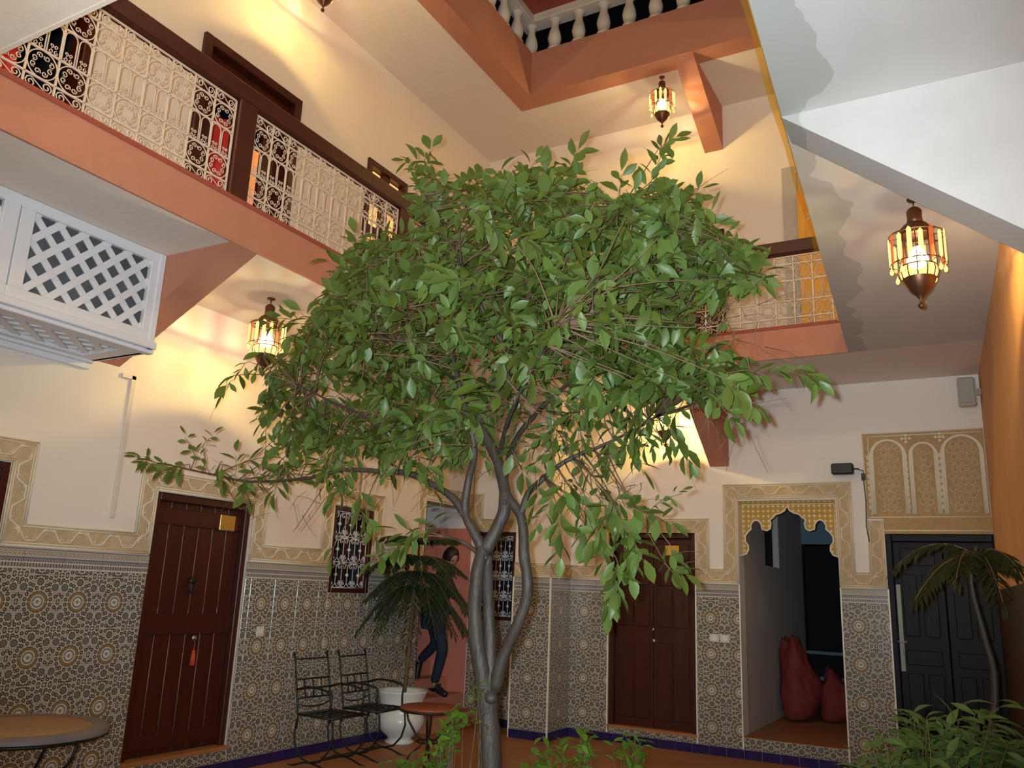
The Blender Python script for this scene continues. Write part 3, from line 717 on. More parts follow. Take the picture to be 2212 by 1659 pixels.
part('bolt_handle', mb, 'grey_box', d3)
# grilles of white scrolled iron
def spiral(c, r0, a0, turns, n, shrink=.25, sgn=1):
    return [(c[0]+r0*(1-(1-shrink)*i/n)*math.cos(a0+sgn*2*PI*turns*i/n), c[1]+r0*(1-(1-shrink)*i/n)*math.sin(a0+sgn*2*PI*turns*i/n)) for i in range(n+1)]
def window(name, fn, rect, cols, rows, inset=-.05):
    u0, u1, v0, v1 = rect; c = Vector(fn((u0+u1)/2, v0, 0)); w_ = anchor(name, c)
    fm = MB(); f = .045
    fbox(fm, fn, u0, u0+f, v0, v1, -.12, .008, .004); fbox(fm, fn, u1-f, u1, v0, v1, -.12, .008, .004); fbox(fm, fn, u0+f, u1-f, v0, v0+f, -.12, .008, .004); fbox(fm, fn, u0+f, u1-f, v1-f, v1, -.12, .008, .004)
    part('window_frame', fm, 'wood', w_)
    for s in (0, 1):
        a = u0+f if s == 0 else (u0+u1)/2; b = (u0+u1)/2 if s == 0 else u1-f
        sh = MB(); fbox(sh, fn, a, a+.03, v0+f, v1-f, -.12, -.09); fbox(sh, fn, b-.03, b, v0+f, v1-f, -.12, -.09); part('sash', sh, 'wood', w_)
        gl = MB(); fbox(gl, fn, a+.03, b-.03, v0+f, v1-f, -.108, -.104); part('pane', gl, 'glass', w_)
    a, b, c_, d = u0+f+.004, u1-f-.004, v0+f+.004, v1-f-.004
    fr_ = MB()
    for z in [c_+(d-c_)*k/rows for k in range(rows+1)]: fr_.tube([fn(a, z, -.03), fn(b, z, -.03)], .005, 4)
    for k in range(cols+1):
        x = a+(b-a)*k/cols; fr_.tube([fn(x, c_, -.03), fn(x, d, -.03)], .0045, 4)
    part('grille_bars', fr_, 'iron_grille', w_)
    cw, ch = (b-a)/cols, (d-c_)/rows
    m = MB(); P = lambda q: fn(q[0], q[1], 0)
    o = lambda pts: m.tube([tuple(Vector(fn(p[0], p[1], 0))-Vector(fn(0, 0, 0))) for p in pts], .0048, 4)
    o([(0, ch*.16), (0, ch*.84)])
    for sg in (-1, 1):
        for vv in (.0, 1.0):
            up_ = 1 if vv == 0 else -1
            o([(sg*cw*.5*.92, ch*vv+up_*ch*.10), (sg*cw*.36, ch*vv+up_*ch*.03), (sg*cw*.16, ch*vv+up_*ch*.05), (0, ch*vv+up_*ch*.18)])
            sp = spiral((sg*cw*.30, ch*vv+up_*ch*.18), cw*.15, PI/2 if sg > 0 else PI/2, .9, 7, .3, -sg*up_)
            o([(sg*cw*.46, ch*vv+up_*ch*.05)]+sp)
    m.tube([tuple(Vector(fn(p[0], p[1], 0))-Vector(fn(0, 0, 0))) for p in ((0, ch*.44), (0, ch*.56))], .014, 5)
    m.tube([tuple(Vector(fn(p[0], p[1], 0))-Vector(fn(0, 0, 0))) for p in ((-cw*.16, ch*.5), (cw*.16, ch*.5))], .006, 4)
    me = m.mesh('grille_scroll', 'iron_grille'); off = Vector(w_.location)
    for i in range(cols):
        for j in range(rows): link('grille_scroll', me, w_, Vector(fn(a+cw*(i+.5), c_+ch*j, -.03))-off)
    return w_
window('window_1', LW, WL, 3, 3)
window('window_2', BW, WB, 4, 4)
window('window_3', LW, LWN, 4, 4)
# lit upper window with panes
w4 = anchor('window_4', (XL, 6.83, 4.95)); u0, u1, v0, v1 = WU
fm = MB(); f = .07
fbox(fm, LW, u0, u0+f, v0, v1, -.12, .03, .006); fbox(fm, LW, u1-f, u1, v0, v1, -.12, .03, .006); fbox(fm, LW, u0+f, u1-f, v1-f, v1, -.12, .03, .006); fbox(fm, LW, u0+f, u1-f, v0, v0+f, -.12, .03, .006)
part('window_frame', fm, 'wood', w4)
cu = (u0+u1)/2
bars = MB(); fbox(bars, LW, cu-.055, cu+.055, v0, v1, -.08, .0, .004)
for z in (5.30, 5.66, ): fbox(bars, LW, u0+f, u1-f, z, z+.09, -.08, .0, .004)
part('glazing_bars', bars, 'wood', w4)
for a, b in ((u0+f+.01, cu-.065), (cu+.065, u1-f-.01)):
    for c_, d in ((5.03, 5.30), (5.39, 5.66), (5.75, 6.06)):
        mb = MB(); fbox(mb, LW, a, b, c_, d, -.06, -.05); part('pane', mb, 'lit_glass', w4)
# upper doors behind the railing
d4 = anchor('door_4', (XL, 4.8, G1)); u0, u1, v0, v1 = DU
fm = MB(); f = .09
for a, b, c_, d in ((u0, u0+f, v0, v1), (u1-f, u1, v0, v1), (u0+f, u1-f, v1-f, v1), (u0+f, u1-f, 5.72, 5.80)): fbox(fm, LW, a, b, c_, d, -.16, .04, .008)
part('door_frame', fm, 'wood', d4)
mb = MB(); fbox(mb, LW, u0+f, u1-f, 5.80, v1-f, -.1, -.06); tagp(part('transom', mb, 'wood', d4), 'wood transom panel')
for a, b in ((u0+f+.02, u0+.28), (u1-.34, u1-f-.02)):
    mb = MB(); fbox(mb, LW, a, b, G1+.02, 5.72, -.12, -.07, .006); part('door_leaf', mb, 'wood', d4)
cl = MB(); n = 26; vs = []
for i in range(n+1):
    y = 4.42+(4.98-4.42)*i/n; x = XL-.22+.022*math.sin(i*1.5)
    vs += [(x, y, 4.95), (x, y, 5.68)]
cl.add(vs, [(2*i, 2*i+2, 2*i+3, 2*i+1) for i in range(n)], smooth=True)
o = part('curtain', cl, 'red_cloth', None); o['label'] = 'red curtain hanging in the wide upper doorway'; o['category'] = 'curtain'
mb = MB().box((XL-.32, 5.08, 5.0), (XL-.30, 5.24, 5.62)); o = part('lit_panel', mb, 'lit_orange', d4); o['label'] = 'orange lamp-lit pane'
d5 = anchor('door_5', (XL, 2.7, G1)); u0, u1, v0, v1 = DU3
fm = MB()
for a, b, c_, d in ((u0, u0+f, v0, v1), (u1-f, u1, v0, v1), (u0+f, u1-f, v1-f, v1)): fbox(fm, LW, a, b, c_, d, -.16, .03, .008)
part('door_frame', fm, 'wood', d5)
cl = MB(); vs = []
for i in range(n+1):
    y = 2.36+(2.86-2.36)*i/n; x = XL-.25+.02*math.sin(i*1.6); vs += [(x, y, 4.2), (x, y, 5.9)]
cl.add(vs, [(2*i, 2*i+2, 2*i+3, 2*i+1) for i in range(n)], smooth=True)
o = part('curtain', cl, 'red_cloth', None); o['label'] = 'red curtain behind the railing at far left upper doorway'; o['category'] = 'curtain'
d6 = anchor('door_6', (-2.7, YB, G1)); u0, u1, v0, v1 = DUB; fm = MB()
for a, b, c_, d in ((u0, u0+.07, v0, v1), (u1-.07, u1, v0, v1), (u0+.07, u1-.07, v1-.07, v1)): fbox(fm, BW, a, b, c_, d, -.16, .03, .008)
part('door_frame', fm, 'wood', d6)
for s in range(2):
    mb = MB(); a = u0+.07+s*.26; fbox(mb, BW, a, a+.255, G1+.01, v1-.07, -.12, -.07, .006); part('door_leaf', mb, 'wood', d6)
# orange curtain at the right end of the upper back gallery
cl = MB(); vs = []; n = 30
for i in range(n+1):
    x = -1.52+1.1*i/n; y = YB-.10+.025*math.sin(i*1.3); vs += [(x, y, G1+.02), (x, y, 6.0)]
cl.add(vs, [(2*i, 2*i+2, 2*i+3, 2*i+1) for i in range(n)], smooth=True)
M['orange_cloth'] = mat('orange_cloth', (.80, .40, .06), .8, var=.12, scale=6)
o = part('curtain', cl, 'orange_cloth', None); o['label'] = 'orange curtain behind the back railing at its right end'; o['category'] = 'curtain'
struct('trim_upper_pilaster', MB().box((-1.68, YB-.05, G1), (-1.52, YB, 6.35)), 'grout')
# ------------------------------------------------------------------ balcony railings
CW = .1725
ZB = (G1+.018, 4.172, 4.342, 4.545, 4.715, 4.795)
def cell_mesh():
    m = MB(); h = CW/2; r = .0042
    def o(pts, rr=r): m.tube([(0, p[0], p[1]-G1) for p in pts], rr, 4)
    def srow(z0, z1, up_):
        zc = (z0+z1)/2; q = (z1-z0)
        cs = ((-h*.52, zc-(.06*q if up_ else -.06*q)), (h*.52, zc+(.06*q if up_ else -.06*q)))
        s1 = spiral(cs[0], q*.40, PI*.5, 1.45, 12, .22, 1); s2 = spiral(cs[1], q*.40, -PI*.5, 1.45, 12, .22, 1)
        o(s1[::-1]+s2)
    def ring(z0, z1):
        zc = (z0+z1)/2; q = (z1-z0)
        for k in range(4):
            a = PI/4+k*PI/2; cx, cz = h*1.02*math.copysign(1, math.cos(a)), q*.5*math.copysign(1, math.sin(a))
            o([(h*.97*math.cos(t), zc+q*.49*math.sin(t)) for t in [a-PI/4+PI/2*i/5 for i in range(6)]])
        for k in range(8):
            a = PI/8+k*PI/4; R_ = .052
            sp = spiral((R_*math.cos(a), zc+R_*math.sin(a)), .0185, a+PI*.5, 1.15, 8, .3, 1 if k % 2 else -1)
            o(sp, .0036)
    srow(ZB[0], ZB[1], True); srow(ZB[4], ZB[5], False); ring(ZB[1], ZB[2]); ring(ZB[3], ZB[4])
    z0, z1 = ZB[2], ZB[3]
    for c in (-h/2, h/2):
        a = h/2-.006
        o([(c-a, z0+.01), (c-a, z1-a-.004)]+[(c-a*math.cos(t), z1-a-.004+a*math.sin(t)) for t in [PI*i/6 for i in range(1, 6)]]+[(c+a, z1-a-.004), (c+a, z0+.01)])
        for sg in (-1, 1):
            o(spiral((c+sg*.017, z0+.022), .0145, PI/2, 1.0, 7, .3, sg), .0034)
            o(spiral((c+sg*.014, z0+.058), .0125, -PI/2, 1.0, 7, .3, -sg), .0034)
    return m.mesh('scroll_panel', 'iron_white')
CM = cell_mesh()
def railing(a, b, axis, pos, label, handrail=True, cells_from=None):
    """iron railing from a to b along 'y' (x = pos) or 'x' (y = pos)"""
    mid = (a+b)/2
    loc = (pos, mid, G1) if axis == 'y' else (mid, pos, G1)
    t = thing('iron_railing', loc, label, 'railing', 'cream scrolled iron gallery railings', 0 if axis == 'y' else -PI/2)
    n = max(1, round((b-a)/CW)); st = (b-a)/n
    m = MB(); L = (b-a)/2
    for z in ZB: m.box((-.006, -L, z-G1-.005), (.006, L, z-G1+.005))
    link('cross_bars', m.mesh('cross_bars', 'iron_white'), t)
    bm_ = MB().box((-.006, -.005, ZB[0]-G1), (.006, .005, ZB[5]-G1)).mesh('upright', 'iron_white')
    for k in range(n+1): link('upright', bm_, t, (0, -L+k*st, 0))
    for k in range(n):
        o = link('scroll_panel', CM, t, (0, -L+(k+.5)*st, 0)); o.scale = (1, st/CW, 1)
    return t
railing(1.97, 3.555, 'y', XF-.04, 'scrolled iron railing at far left between picture edge and wooden post')
railing(3.745, 5.44, 'y', XF-.04, 'scrolled iron railing on left gallery between the two wooden posts')
railing(5.64, 7.64, 'y', XF-.04, 'scrolled iron railing on left gallery behind the tree top')
railing(-4.10, -2.79, 'x', YF+.04, 'scrolled iron railing on back gallery mostly behind the tree')
railing(-2.60, -1.05, 'x', YF+.04, 'scrolled iron railing on back gallery with orange curtain behind')
g = 'dark wooden posts of the gallery railing'
def post(p0, p1, lab):
    o = part('railing_post', MB().box(p0, p1, .008), 'wood_rail', None); o['label'] = lab; o['category'] = 'post'; o['group'] = g
post((XF-.10, 3.57, G1), (XF-.01, 3.735, 4.93), 'dark wooden railing post between the two left railings')
post((XF-.10, 5.455, G1), (XF-.01, 5.625, 4.93), 'dark wooden railing post half hidden by top left of tree')
post((XF-.10, 7.66, G1), (XF-.01, 7.90, 4.93), 'dark wooden corner post behind the tree')
post((-2.775, YF+.01, G1), (-2.612, YF+.10, 4.93), 'dark wooden post on the back gallery right of tree')
def handrail(a, b, lab):
    o = part('handrail', MB().box(a, b, .012), 'wood_rail', None); o['label'] = lab; o['category'] = 'handrail'
handrail((XF-.11, 1.5, 4.815), (XF-.0, 7.91, 4.95), 'dark wooden handrail along the left gallery railings')
handrail((XF-.0, YF+.0, 4.815), (-1.0, YF+.11, 4.95), 'dark wooden handrail along the back gallery railings')
struct('trim_left_base', MB().box((XF-.09, 1.7, G1-.02), (XF+.006, YF, G1+.012)).box((XF, YF-.006, G1-.02), (-.94, YF+.09, G1+.012)), 'terra_dark')
# amber plastic rain strip along the right-hand gallery edge
sh = MB(); vs = []; n = 22
for i in range(n+1):
    y = 2.2+(5.35-2.2)*i/n; wd = .026+.005*math.sin(i*.9)
    vs += [(XE(y)+.005, y, S1-.004), (XE(y)-wd, y, S1-.008)]
sh.add(vs, [(2*i, 2*i+1, 2*i+3, 2*i+2) for i in range(n)])
o = part('plastic_strip', sh, 'sheet', None); o['label'] = 'thin amber plastic drip strip along the right gallery edge'; o['category'] = 'plastic strip'
dr = MB()
for y in (3.9, 4.2, 4.75, 4.8, 5.5, 6.1, 6.4, 6.75, 6.82, 7.2):
    dr.lathe((XE(y)-.004, y, S1-.016), [(0, .014), (.005, .008), (.006, .0), (.004, -.005), (0, -.007)], 6)
m_, nt_, bs_ = new_mat('water_drop'); bs_.inputs['Base Color'].default_value = (.9, .9, .9, 1); bs_.inputs['Roughness'].default_value = .03; bs_.inputs['Transmission Weight'].default_value = .9; M['drop'] = m_
o = part('water_drops', dr, 'drop', None); o['label'] = 'row of rain drops hanging from the right gallery edge'; o['category'] = 'water drops'; o['kind'] = 'stuff'
# ------------------------------------------------------------------ roof balustrade
bt = thing('balustrade', (-3, OY+.1, R2), 'white balustrade of turned balusters round the roof opening', 'balustrade')
prof = [(.045, 0), (.085, 0), (.085, .05), (.06, .07), (.075, .13), (.085, .19), (.07, .27), (.048, .34), (.045, .40), (.06, .42), (.075, .46)]
bmz = MB().lathe((0, 0, 0), prof, 12).mesh('baluster', 'baluster')
for k in range(12): link('baluster', bmz, bt, Vector((-4.43+.325*k, OY+.10, R2))-Vector(bt.location))
for k in range(1, 18): link('baluster', bmz, bt, Vector((-4.46, OY+.10-.325*k, R2))-Vector(bt.location))
part('top_rail', MB().box((-4.56, 1.9, R2+.45), (-4.36, OY+.2, R2+.56), .01).box((-4.36, OY, R2+.45), (-.7, OY+.2, R2+.56), .01), 'baluster', bt)
tagp(part('coping', MB().box((-4.56, 1.9, R2+.56), (-4.20, OY+.2, R2+.72)).box((-4.2, OY-.16, R2+.56), (-.7, OY+.2, R2+.72)), 'terra_dark', bt), 'dark red coping')
# ------------------------------------------------------------------ white lattice box
M['box_shade'] = mat('box_shade_grey', (.13, .125, .13), .9, var=.5, scale=5)  # shade inside the lattice box, put into the colour of an added sheet
lb = thing('lattice_box', (-5.2, 2.8, 3.0), 'white wooden lattice box hanging under the left gallery', 'lattice box')
xb = -4.955; zt, zb = S1-.002, 3.10
def lattice(parent, y0, y1, z0, z1, fnl, sp=.115, wd=.046):
    """slats clipped to the rectangle"""
    for s, dep in ((1, .004), (-1, -.010)):
        dirv = Vector((1, s)).normalized(); nv = Vector((-dirv.y, dirv.x)); c0 = Vector(((y0+y1)/2, (z0+z1)/2))
        R_ = ((y1-y0)+(z1-z0)); k = -int(R_/sp)
        while k*sp < R_:
            p = c0+nv*(k*sp); k += 1; ts = []
            lo, hi = -1e9, 1e9
            for d_, a, b, q in ((dirv.x, y0, y1, p.x), (dirv.y, z0, z1, p.y)):
                t1, t2 = (a-q)/d_, (b-q)/d_; lo = max(lo, min(t1, t2)); hi = min(hi, max(t1, t2))
            if hi-lo < .05: continue
            a, b = p+dirv*(lo+.0), p+dirv*(hi-.0); mb = MB(); h = wd/2; t = .008
            q = [a-nv*h, b-nv*h, b+nv*h, a+nv*h]
            vs = [fnl(v[0], v[1], dep) for v in q]+[fnl(v[0], v[1], dep+t) for v in q]
            mb.add(vs, [(0, 3, 2, 1), (4, 5, 6, 7), (0, 1, 5, 4), (1, 2, 6, 5), (2, 3, 7, 6), (3, 0, 4, 7)])
            part('slat', mb, 'white_paint', parent)
FL = lambda y, z, t: (xb-.02+t, y, z)
for y0, y1 in ((1.78, 2.60), (2.60, 3.635)):
    pf = MB(); f = .072
    for a, b, c, d in ((y0, y1, zt-f, zt), (y0, y1, zb+.02, zb+.02+f), (y0+.004, y0+f+.02, zb+.02+f, zt-f), (y1-f-.03, y1-.004, zb+.02+f, zt-f)):
        pf.box((xb-.03, a, c), (xb+.012, b, d), .005)
    fr_ = part('panel_frame', pf, 'white_paint', lb)
    lattice(fr_, y0+f+.01, y1-f-.02, zb+f+.01, zt-f+.01, FL)
part('corner_post', MB().box((xb-.05, 3.59, zb-.03), (xb+.02, 3.638, zt), .005), 'white_paint', lb)
part('bottom_moulding', MB().box((xb-.05, 1.7, zb-.03), (xb+.03, 3.655, zb+.022), .006).box((xb-.06, 1.7, zb-.06), (xb+.005, 3.655, zb-.03), .006), 'white_paint', lb)
part('wall_moulding', MB().box((XL, 1.7, 3.03), (XL+.05, 3.635, 3.09), .006).box((XL, 1.7, 2.985), (XL+.03, 3.62, 3.03), .005), 'white_paint', lb)
FB = lambda y, z, t: (XL+.05+(z-3.09)*1.0, y, 3.07-.0*t+t)   # underside: z runs outwards from the wall
ub = part('underside_frame', MB().box((XL+.05, 3.50, 3.05), (xb-.04, 3.65, 3.075)).box((xb-.15, 1.7, 3.05), (xb-.04, 3.5, 3.075)).box((XL+.05, 1.7, 3.05), (XL+.12, 3.5, 3.075)), 'white_paint', lb)
lattice(ub, 1.72, 3.50, 3.15, 3.63, FB, .12)
part('end_panel', MB().box((XL+.02, 3.61, 3.05), (xb-.04, 3.635, zt)), 'white_paint', lb)
tagp(part('shade_sheet', MB().box((xb-.13, 1.7, 3.09), (xb-.12, 3.60, zt)), 'box_shade', lb), 'added dark sheet for the shade inside the box')
# cable trunking under the box and down the wall
o = part('cable_trunking', MB().box((XL, 3.98, 1.95), (XL+.02, 4.02, 3.03), .003).box((XL, 3.9, 3.0), (XL+.02, 4.02, 3.03)), 'ivory_plastic', None)
o['label'] = 'thin vertical cable trunking on left wall beside the door'; o['category'] = 'trunking'
# ------------------------------------------------------------------ pierced brass lanterns
def make_lantern():
    t = thing('lantern', (0, 0, 0), '', 'lantern', 'pierced brass lanterns with amber glass strips')
    part('chain', MB().tube([(0, 0, 0), (0, 0, -.06)], .005, 5).lathe((0, 0, -.012), [(0, .012), (.035, .012), (.03, 0), (0, 0)], 10), 'lantern_metal', t)
    part('neck', MB().lathe((0, 0, 0), [(.0, -.05), (.022, -.055), (.034, -.065), (.040, -.075), (.038, -.12), (.043, -.145), (.036, -.15)], 12), 'lantern_metal', t)
    part('dome', MB().lathe((0, 0, 0), [(.036, -.148), (.062, -.16), (.082, -.185), (.088, -.215), (.085, -.225)], 14), 'lantern_metal', t)
    fr_ = MB()
    for z, r in ((-.225, .088), (-.41, .095), (-.228, .142), (-.395, .142)):
        fr_.tube([(r*math.cos(q*PI/8), r*math.sin(q*PI/8), z) for q in range(16)], .004, 4, closed=True)
    for q in range(8):
        a = q*PI/4; c, s = math.cos(a), math.sin(a)
        fr_.tube([(.086*c, .086*s, -.225), (.142*c, .142*s, -.23)], .003, 4); fr_.tube([(.092*c, .092*s, -.41), (.142*c, .142*s, -.395)], .003, 4)
        fr_.tube([(.088*c, .088*s, -.22), (.092*c, .092*s, -.41)], .0035, 4)
    part('cage', fr_, 'lantern_metal', t)
    for q in range(16):
        a = (q+.5)*PI/8; c, s = math.cos(a), math.sin(a); r = .142; hw = .012
        tx = Vector((-s, c, 0)); z0, z1 = -.40, -.235
        if q % 2: z0 -= .012; z1 += .02
        p = Vector((c*r, s*r, 0)); mb = MB(); n_ = Vector((c, s, 0))*.002
        ol = [(-hw, z0+.02), (0, z0), (hw, z0+.02), (hw, z1-.015), (0, z1), (-hw, z1-.015)]
        mb.add([p+tx*k[0]+Vector((0, 0, k[1]))-n_ for k in ol]+[p+tx*k[0]+Vector((0, 0, k[1]))+n_ for k in ol], [(0, 1, 2, 3, 4, 5), (11, 10, 9, 8, 7, 6)]+[(i, (i+1) % 6, 6+(i+1) % 6, 6+i) for i in range(6)])
        part('glass_strip', mb, 'pane_r' if q % 4 == 1 else 'pane_y', t)
    for q in range(8):
        a = (q+.25)*PI/4; c, s = math.cos(a), math.sin(a)
        part('glass_drop', MB().lathe((.135*c, .135*s, -.425-(.02 if q % 2 else 0)), [(0, .028), (.003, .015), (.011, -.004), (.008, -.018), (0, -.024)], 6), 'pane_y', t)
    # lower bowl with cut-outs: eight ribs between two metal cones
    part('bowl', MB().lathe((0, 0, 0), [(.088, -.478), (.080, -.50), (.055, -.545), (.024, -.575), (.006, -.60), (.006, -.615)], 14), 'lantern_metal', t)
    for q in range(12):
        a = q*PI/6; c, s = math.cos(a), math.sin(a)
        part('bowl_rib', MB().tube([(.094*c, .094*s, -.41), (.098*c, .098*s, -.44), (.088*c, .088*s, -.48)], .0045, 4), 'lantern_metal', t)
    part('bowl_glass', MB().lathe((0, 0, 0), [(.088, -.41), (.093, -.44), (.084, -.48)], 12), 'pane_y', t)
    part('finial', MB().lathe((0, 0, 0), [(.004, -.612), (.010, -.617), (.018, -.625), (.017, -.638), (.006, -.650), (.0, -.652)], 8), 'lantern_metal', t)
    part('bulb', MB().lathe((0, 0, -.34), [(0, .055), (.018, .05), (.03, .03), (.052, -.01), (.056, -.03), (.048, -.05), (.03, -.066), (0, -.072)], 16), 'bulb', t)
    return t
lan = make_lantern()
LSP = [((-.193, 4.816, S1), 'largest brass lantern hanging at right below the white bracket'),
       ((-2.811, 8.17, S2), 'brass lantern under the roof slab beside upper terracotta bracket'),
       ((-4.904, 4.628, S1), 'brass lantern at left partly behind the tree leaves'),
       ((-2.939, 8.614, S1), 'brass lantern behind leaves beside the lower terracotta bracket'),
       ((-4.99, 4.93, S2), 'brass lantern cut off by the top edge of picture'),
       ((-3.0, .55, S1), 'unseen brass lantern added on the near gallery to light its soffit')]  # last lantern is added out of view to warm the near soffit
def lamp_light(loc, e):
    l = bpy.data.lights.new('lantern_light', 'POINT'); l.energy = e; l.color = (1, .885, .53); l.shadow_soft_size = .03
    o = bpy.data.objects.new('lantern_light', l); COL.objects.link(o); o.location = loc
for i, (p, lab) in enumerate(LSP):
    o = lan if i == 0 else copy_tree(lan)
    o.location = p; o.rotation_euler = (0, 0, .4*i); o['label'] = lab
    lamp_light((p[0], p[1], p[2]-.40), LANTERN*(.6 if i in (0,) else 1.0 if i != 5 else .9))
# bare lights added out of view for assumed upper lanterns; no lantern bodies
for p in ((.6, 3.5, S2), (-2.6, .2, S2)): lamp_light((p[0], p[1], p[2]-.4), LANTERN*.8)
# ------------------------------------------------------------------ small fittings
o = part('flood_lamp', MB().box((-1.30, YB-.14, 2.815), (-1.09, YB-.04, 2.925), .012).tube([(-1.11, YB-.08, 2.87), (-1.05, YB-.08, 2.87), (-1.05, YB-.01, 2.87)], .008, 5), 'black_plastic', None)
o['label'] = 'small black flood lamp on the wall above the archway'; o['category'] = 'flood lamp'
o = part('wall_cable', MB().tube([(-1.05, YB-.01, 2.87), (-1.01, YB-.012, 2.86), (-1.01, YB-.03, 2.78), (-1.00, YB-.03, 2.55), (-1.01, YB-.03, 2.3), (-.99, YB-.03, 2.15)], .005, 5).box((-1.03, YB-.03, 2.76), (-.99, YB-.008, 2.83)), 'black_plastic', None)
o['label'] = 'black cable running down beside the carved plaster panel'; o['category'] = 'cable'
sp = thing('wall_speaker', (-.02, 8.9, 3.42), 'grey boxy loudspeaker high in the right corner', 'speaker')
part('cabinet', MB().box((-.11, 8.78, 3.42), (.05, 8.95, 3.69), .02), 'ivory_plastic', sp)
part('grille', MB().box((-.10, 8.765, 3.43), (.04, 8.785, 3.68), .008), 'grey_box', sp)
part('mount', MB().box((.05, 8.84, 3.52), (.12, 8.88, 3.58)), 'grey_box', sp)
def plate(name, fn, u, z, w_, h, lab):
    t = thing(name, fn(u, z, .012), lab, 'switch plate')
    m = MB(); fbox(m, fn, u-w_/2, u+w_/2, z-h/2, z+h/2, .009, .020, .003); part('cover', m, 'ivory_plastic', t)
    return t
t = plate('wall_socket', LW, 5.60, 1.11, .085, .085, 'small ivory wall socket on left tiles right of door')
m = MB(); fbox(m, LW, 5.575, 5.625, 1.09, 1.13, .019, .023); part('socket_insert', m, 'white_paint', t)
t = plate('light_switch', BW, -2.56, 1.145, .10, .08, 'left ivory switch plate on tiles between door and archway')
m = MB(); fbox(m, BW, -2.585, -2.535, 1.12, 1.17, .019, .024); part('rocker', m, 'white_paint', t)
t = plate('light_switch', BW, -2.45, 1.145, .10, .08, 'right ivory switch plate on tiles between door and archway')
m = MB(); fbox(m, BW, -2.475, -2.425, 1.12, 1.17, .019, .024); part('rocker', m, 'white_paint', t)
for y, z, a in ((3.80, 1.875, 'left'), (4.17, 1.865, 'right')):
    pass
# sacks in the archway corridor
def blob(name, c, r, m, seed, lab, cat, grp=None, n=(36, 24), shear=0.0):
    bm = bmesh.new(); bmesh.ops.create_uvsphere(bm, u_segments=n[0], v_segments=n[1], radius=1)
    for v in bm.verts:
        d = noise.noise(v.co*1.1+Vector((seed, 0, 0)))*.34+abs(noise.noise(v.co*2.6+Vector((0, seed, 0))))*.28-.05
        q = v.co*(1+d); q.z -= shear*q.x*max(0, q.z+.3); q.z = max(q.z, -.74)
        v.co = Vector((c[0]+q.x*r[0], c[1]+q.y*r[1], c[2]+q.z*r[2]))
    me = bpy.data.meshes.new(name); bm.to_mesh(me); bm.free()
    for p in me.polygons: p.use_smooth = True
    me.materials.append(M[m]); o = link(name, me); o['label'] = lab; o['category'] = cat
    if grp: o['group'] = grp
    return o
blob('sack', (-2.035, 10.75, .60), (.23, .25, .50), 'red_bag', 1, 'tall dark red sack leaning on the left wall of the archway corridor', 'sack', shear=.55)
blob('sack', (-1.66, 11.0, .44), (.20, .25, .30), 'red_bag', 9, 'low dark red sack slumped right of the taller one in the corridor', 'sack', shear=.35)
# ------------------------------------------------------------------ wrought-iron chairs, tables
def make_chair():
    t = thing('iron_chair', (0, 0, 0), '', 'chair', 'black wrought-iron armchairs against the left wall')
    # local: +x is the front, y across, z up; width .42
    def P(n, pts, r=.009, k=5): return part(n, MB().tube(pts, r, k), 'iron', t, world=False)
    for s in (-1, 1):
        y = s*.205
        P('back_post', [(-.30, y, .90), (-.285, y, .86), (-.22, y, .55), (-.19, y, .40), (-.20, y, .30)])
        P('finial', [(-.305, y, .90), (-.312, y, .93)], .013)
        # curved legs: a half hoop each side
        P('leg', [(-.20, y, .38), (-.215, y, .26), (-.19, y, .16), (-.10, y, .07), (-.0, y, .045), (.0, y, .05)], .009)
        P('leg', [(.22, y, .40), (.235, y, .27), (.20, y, .16), (.11, y, .07), (.0, y, .045)], .009)
        P('foot', [(.0, y, .05), (-.10, y, .035), (-.22, y, .0), (-.26, y, .0)], .009); P('foot', [(.0, y, .05), (.10, y, .035), (.22, y, .0), (.26, y, .0)], .009)
        P('armrest', [(-.235, y, .62), (-.10, y, .655), (.06, y, .65), (.16, y, .63), (.19, y, .60), (.18, y, .52), (.19, y, .40)], .010)
    P('stretcher', [(.0, -.205, .05), (.0, .205, .05)])
    for z in (.87, .70, .62, .545):
        x = -.19-(z-.40)*.205; P('back_rail', [(x, -.205, z), (x-.01, 0, z), (x, .205, z)], .008)
    for y in (-.105, 0, .105): P('back_bar', [(-.195-(.70-.4)*.205, y, .70), (-.19-(.545-.4)*.205, y, .545)], .007)
    P('lumbar_bow', [(-.215, -.205, .50), (-.20, -.1, .475), (-.195, 0, .468), (-.20, .1, .475), (-.215, .205, .50)], .006)
    P('seat_rim', [(-.19, -.205, .42), (.22, -.215, .42), (.22, .215, .42), (-.19, .205, .42), (-.19, -.205, .42)], .010)
    for k in range(1, 6): x = -.19+.41*k/6; P('seat_bar', [(x, -.21, .42), (x, .21, .42)], .006, 4)
    for k in range(1, 5): y = -.205+.41*k/5; P('seat_bar', [(-.19, y, .415), (.22, y, .415)], .006, 4)
    return t
ch = make_chair(); ch.location = (-5.18, 6.13, 0); ch.rotation_euler = (0, 0, -.05); ch['label'] = 'black iron armchair nearer the left door'
ch2 = copy_tree(ch, (-5.17, 6.72, 0), .03, 'black iron armchair beside the white pot')
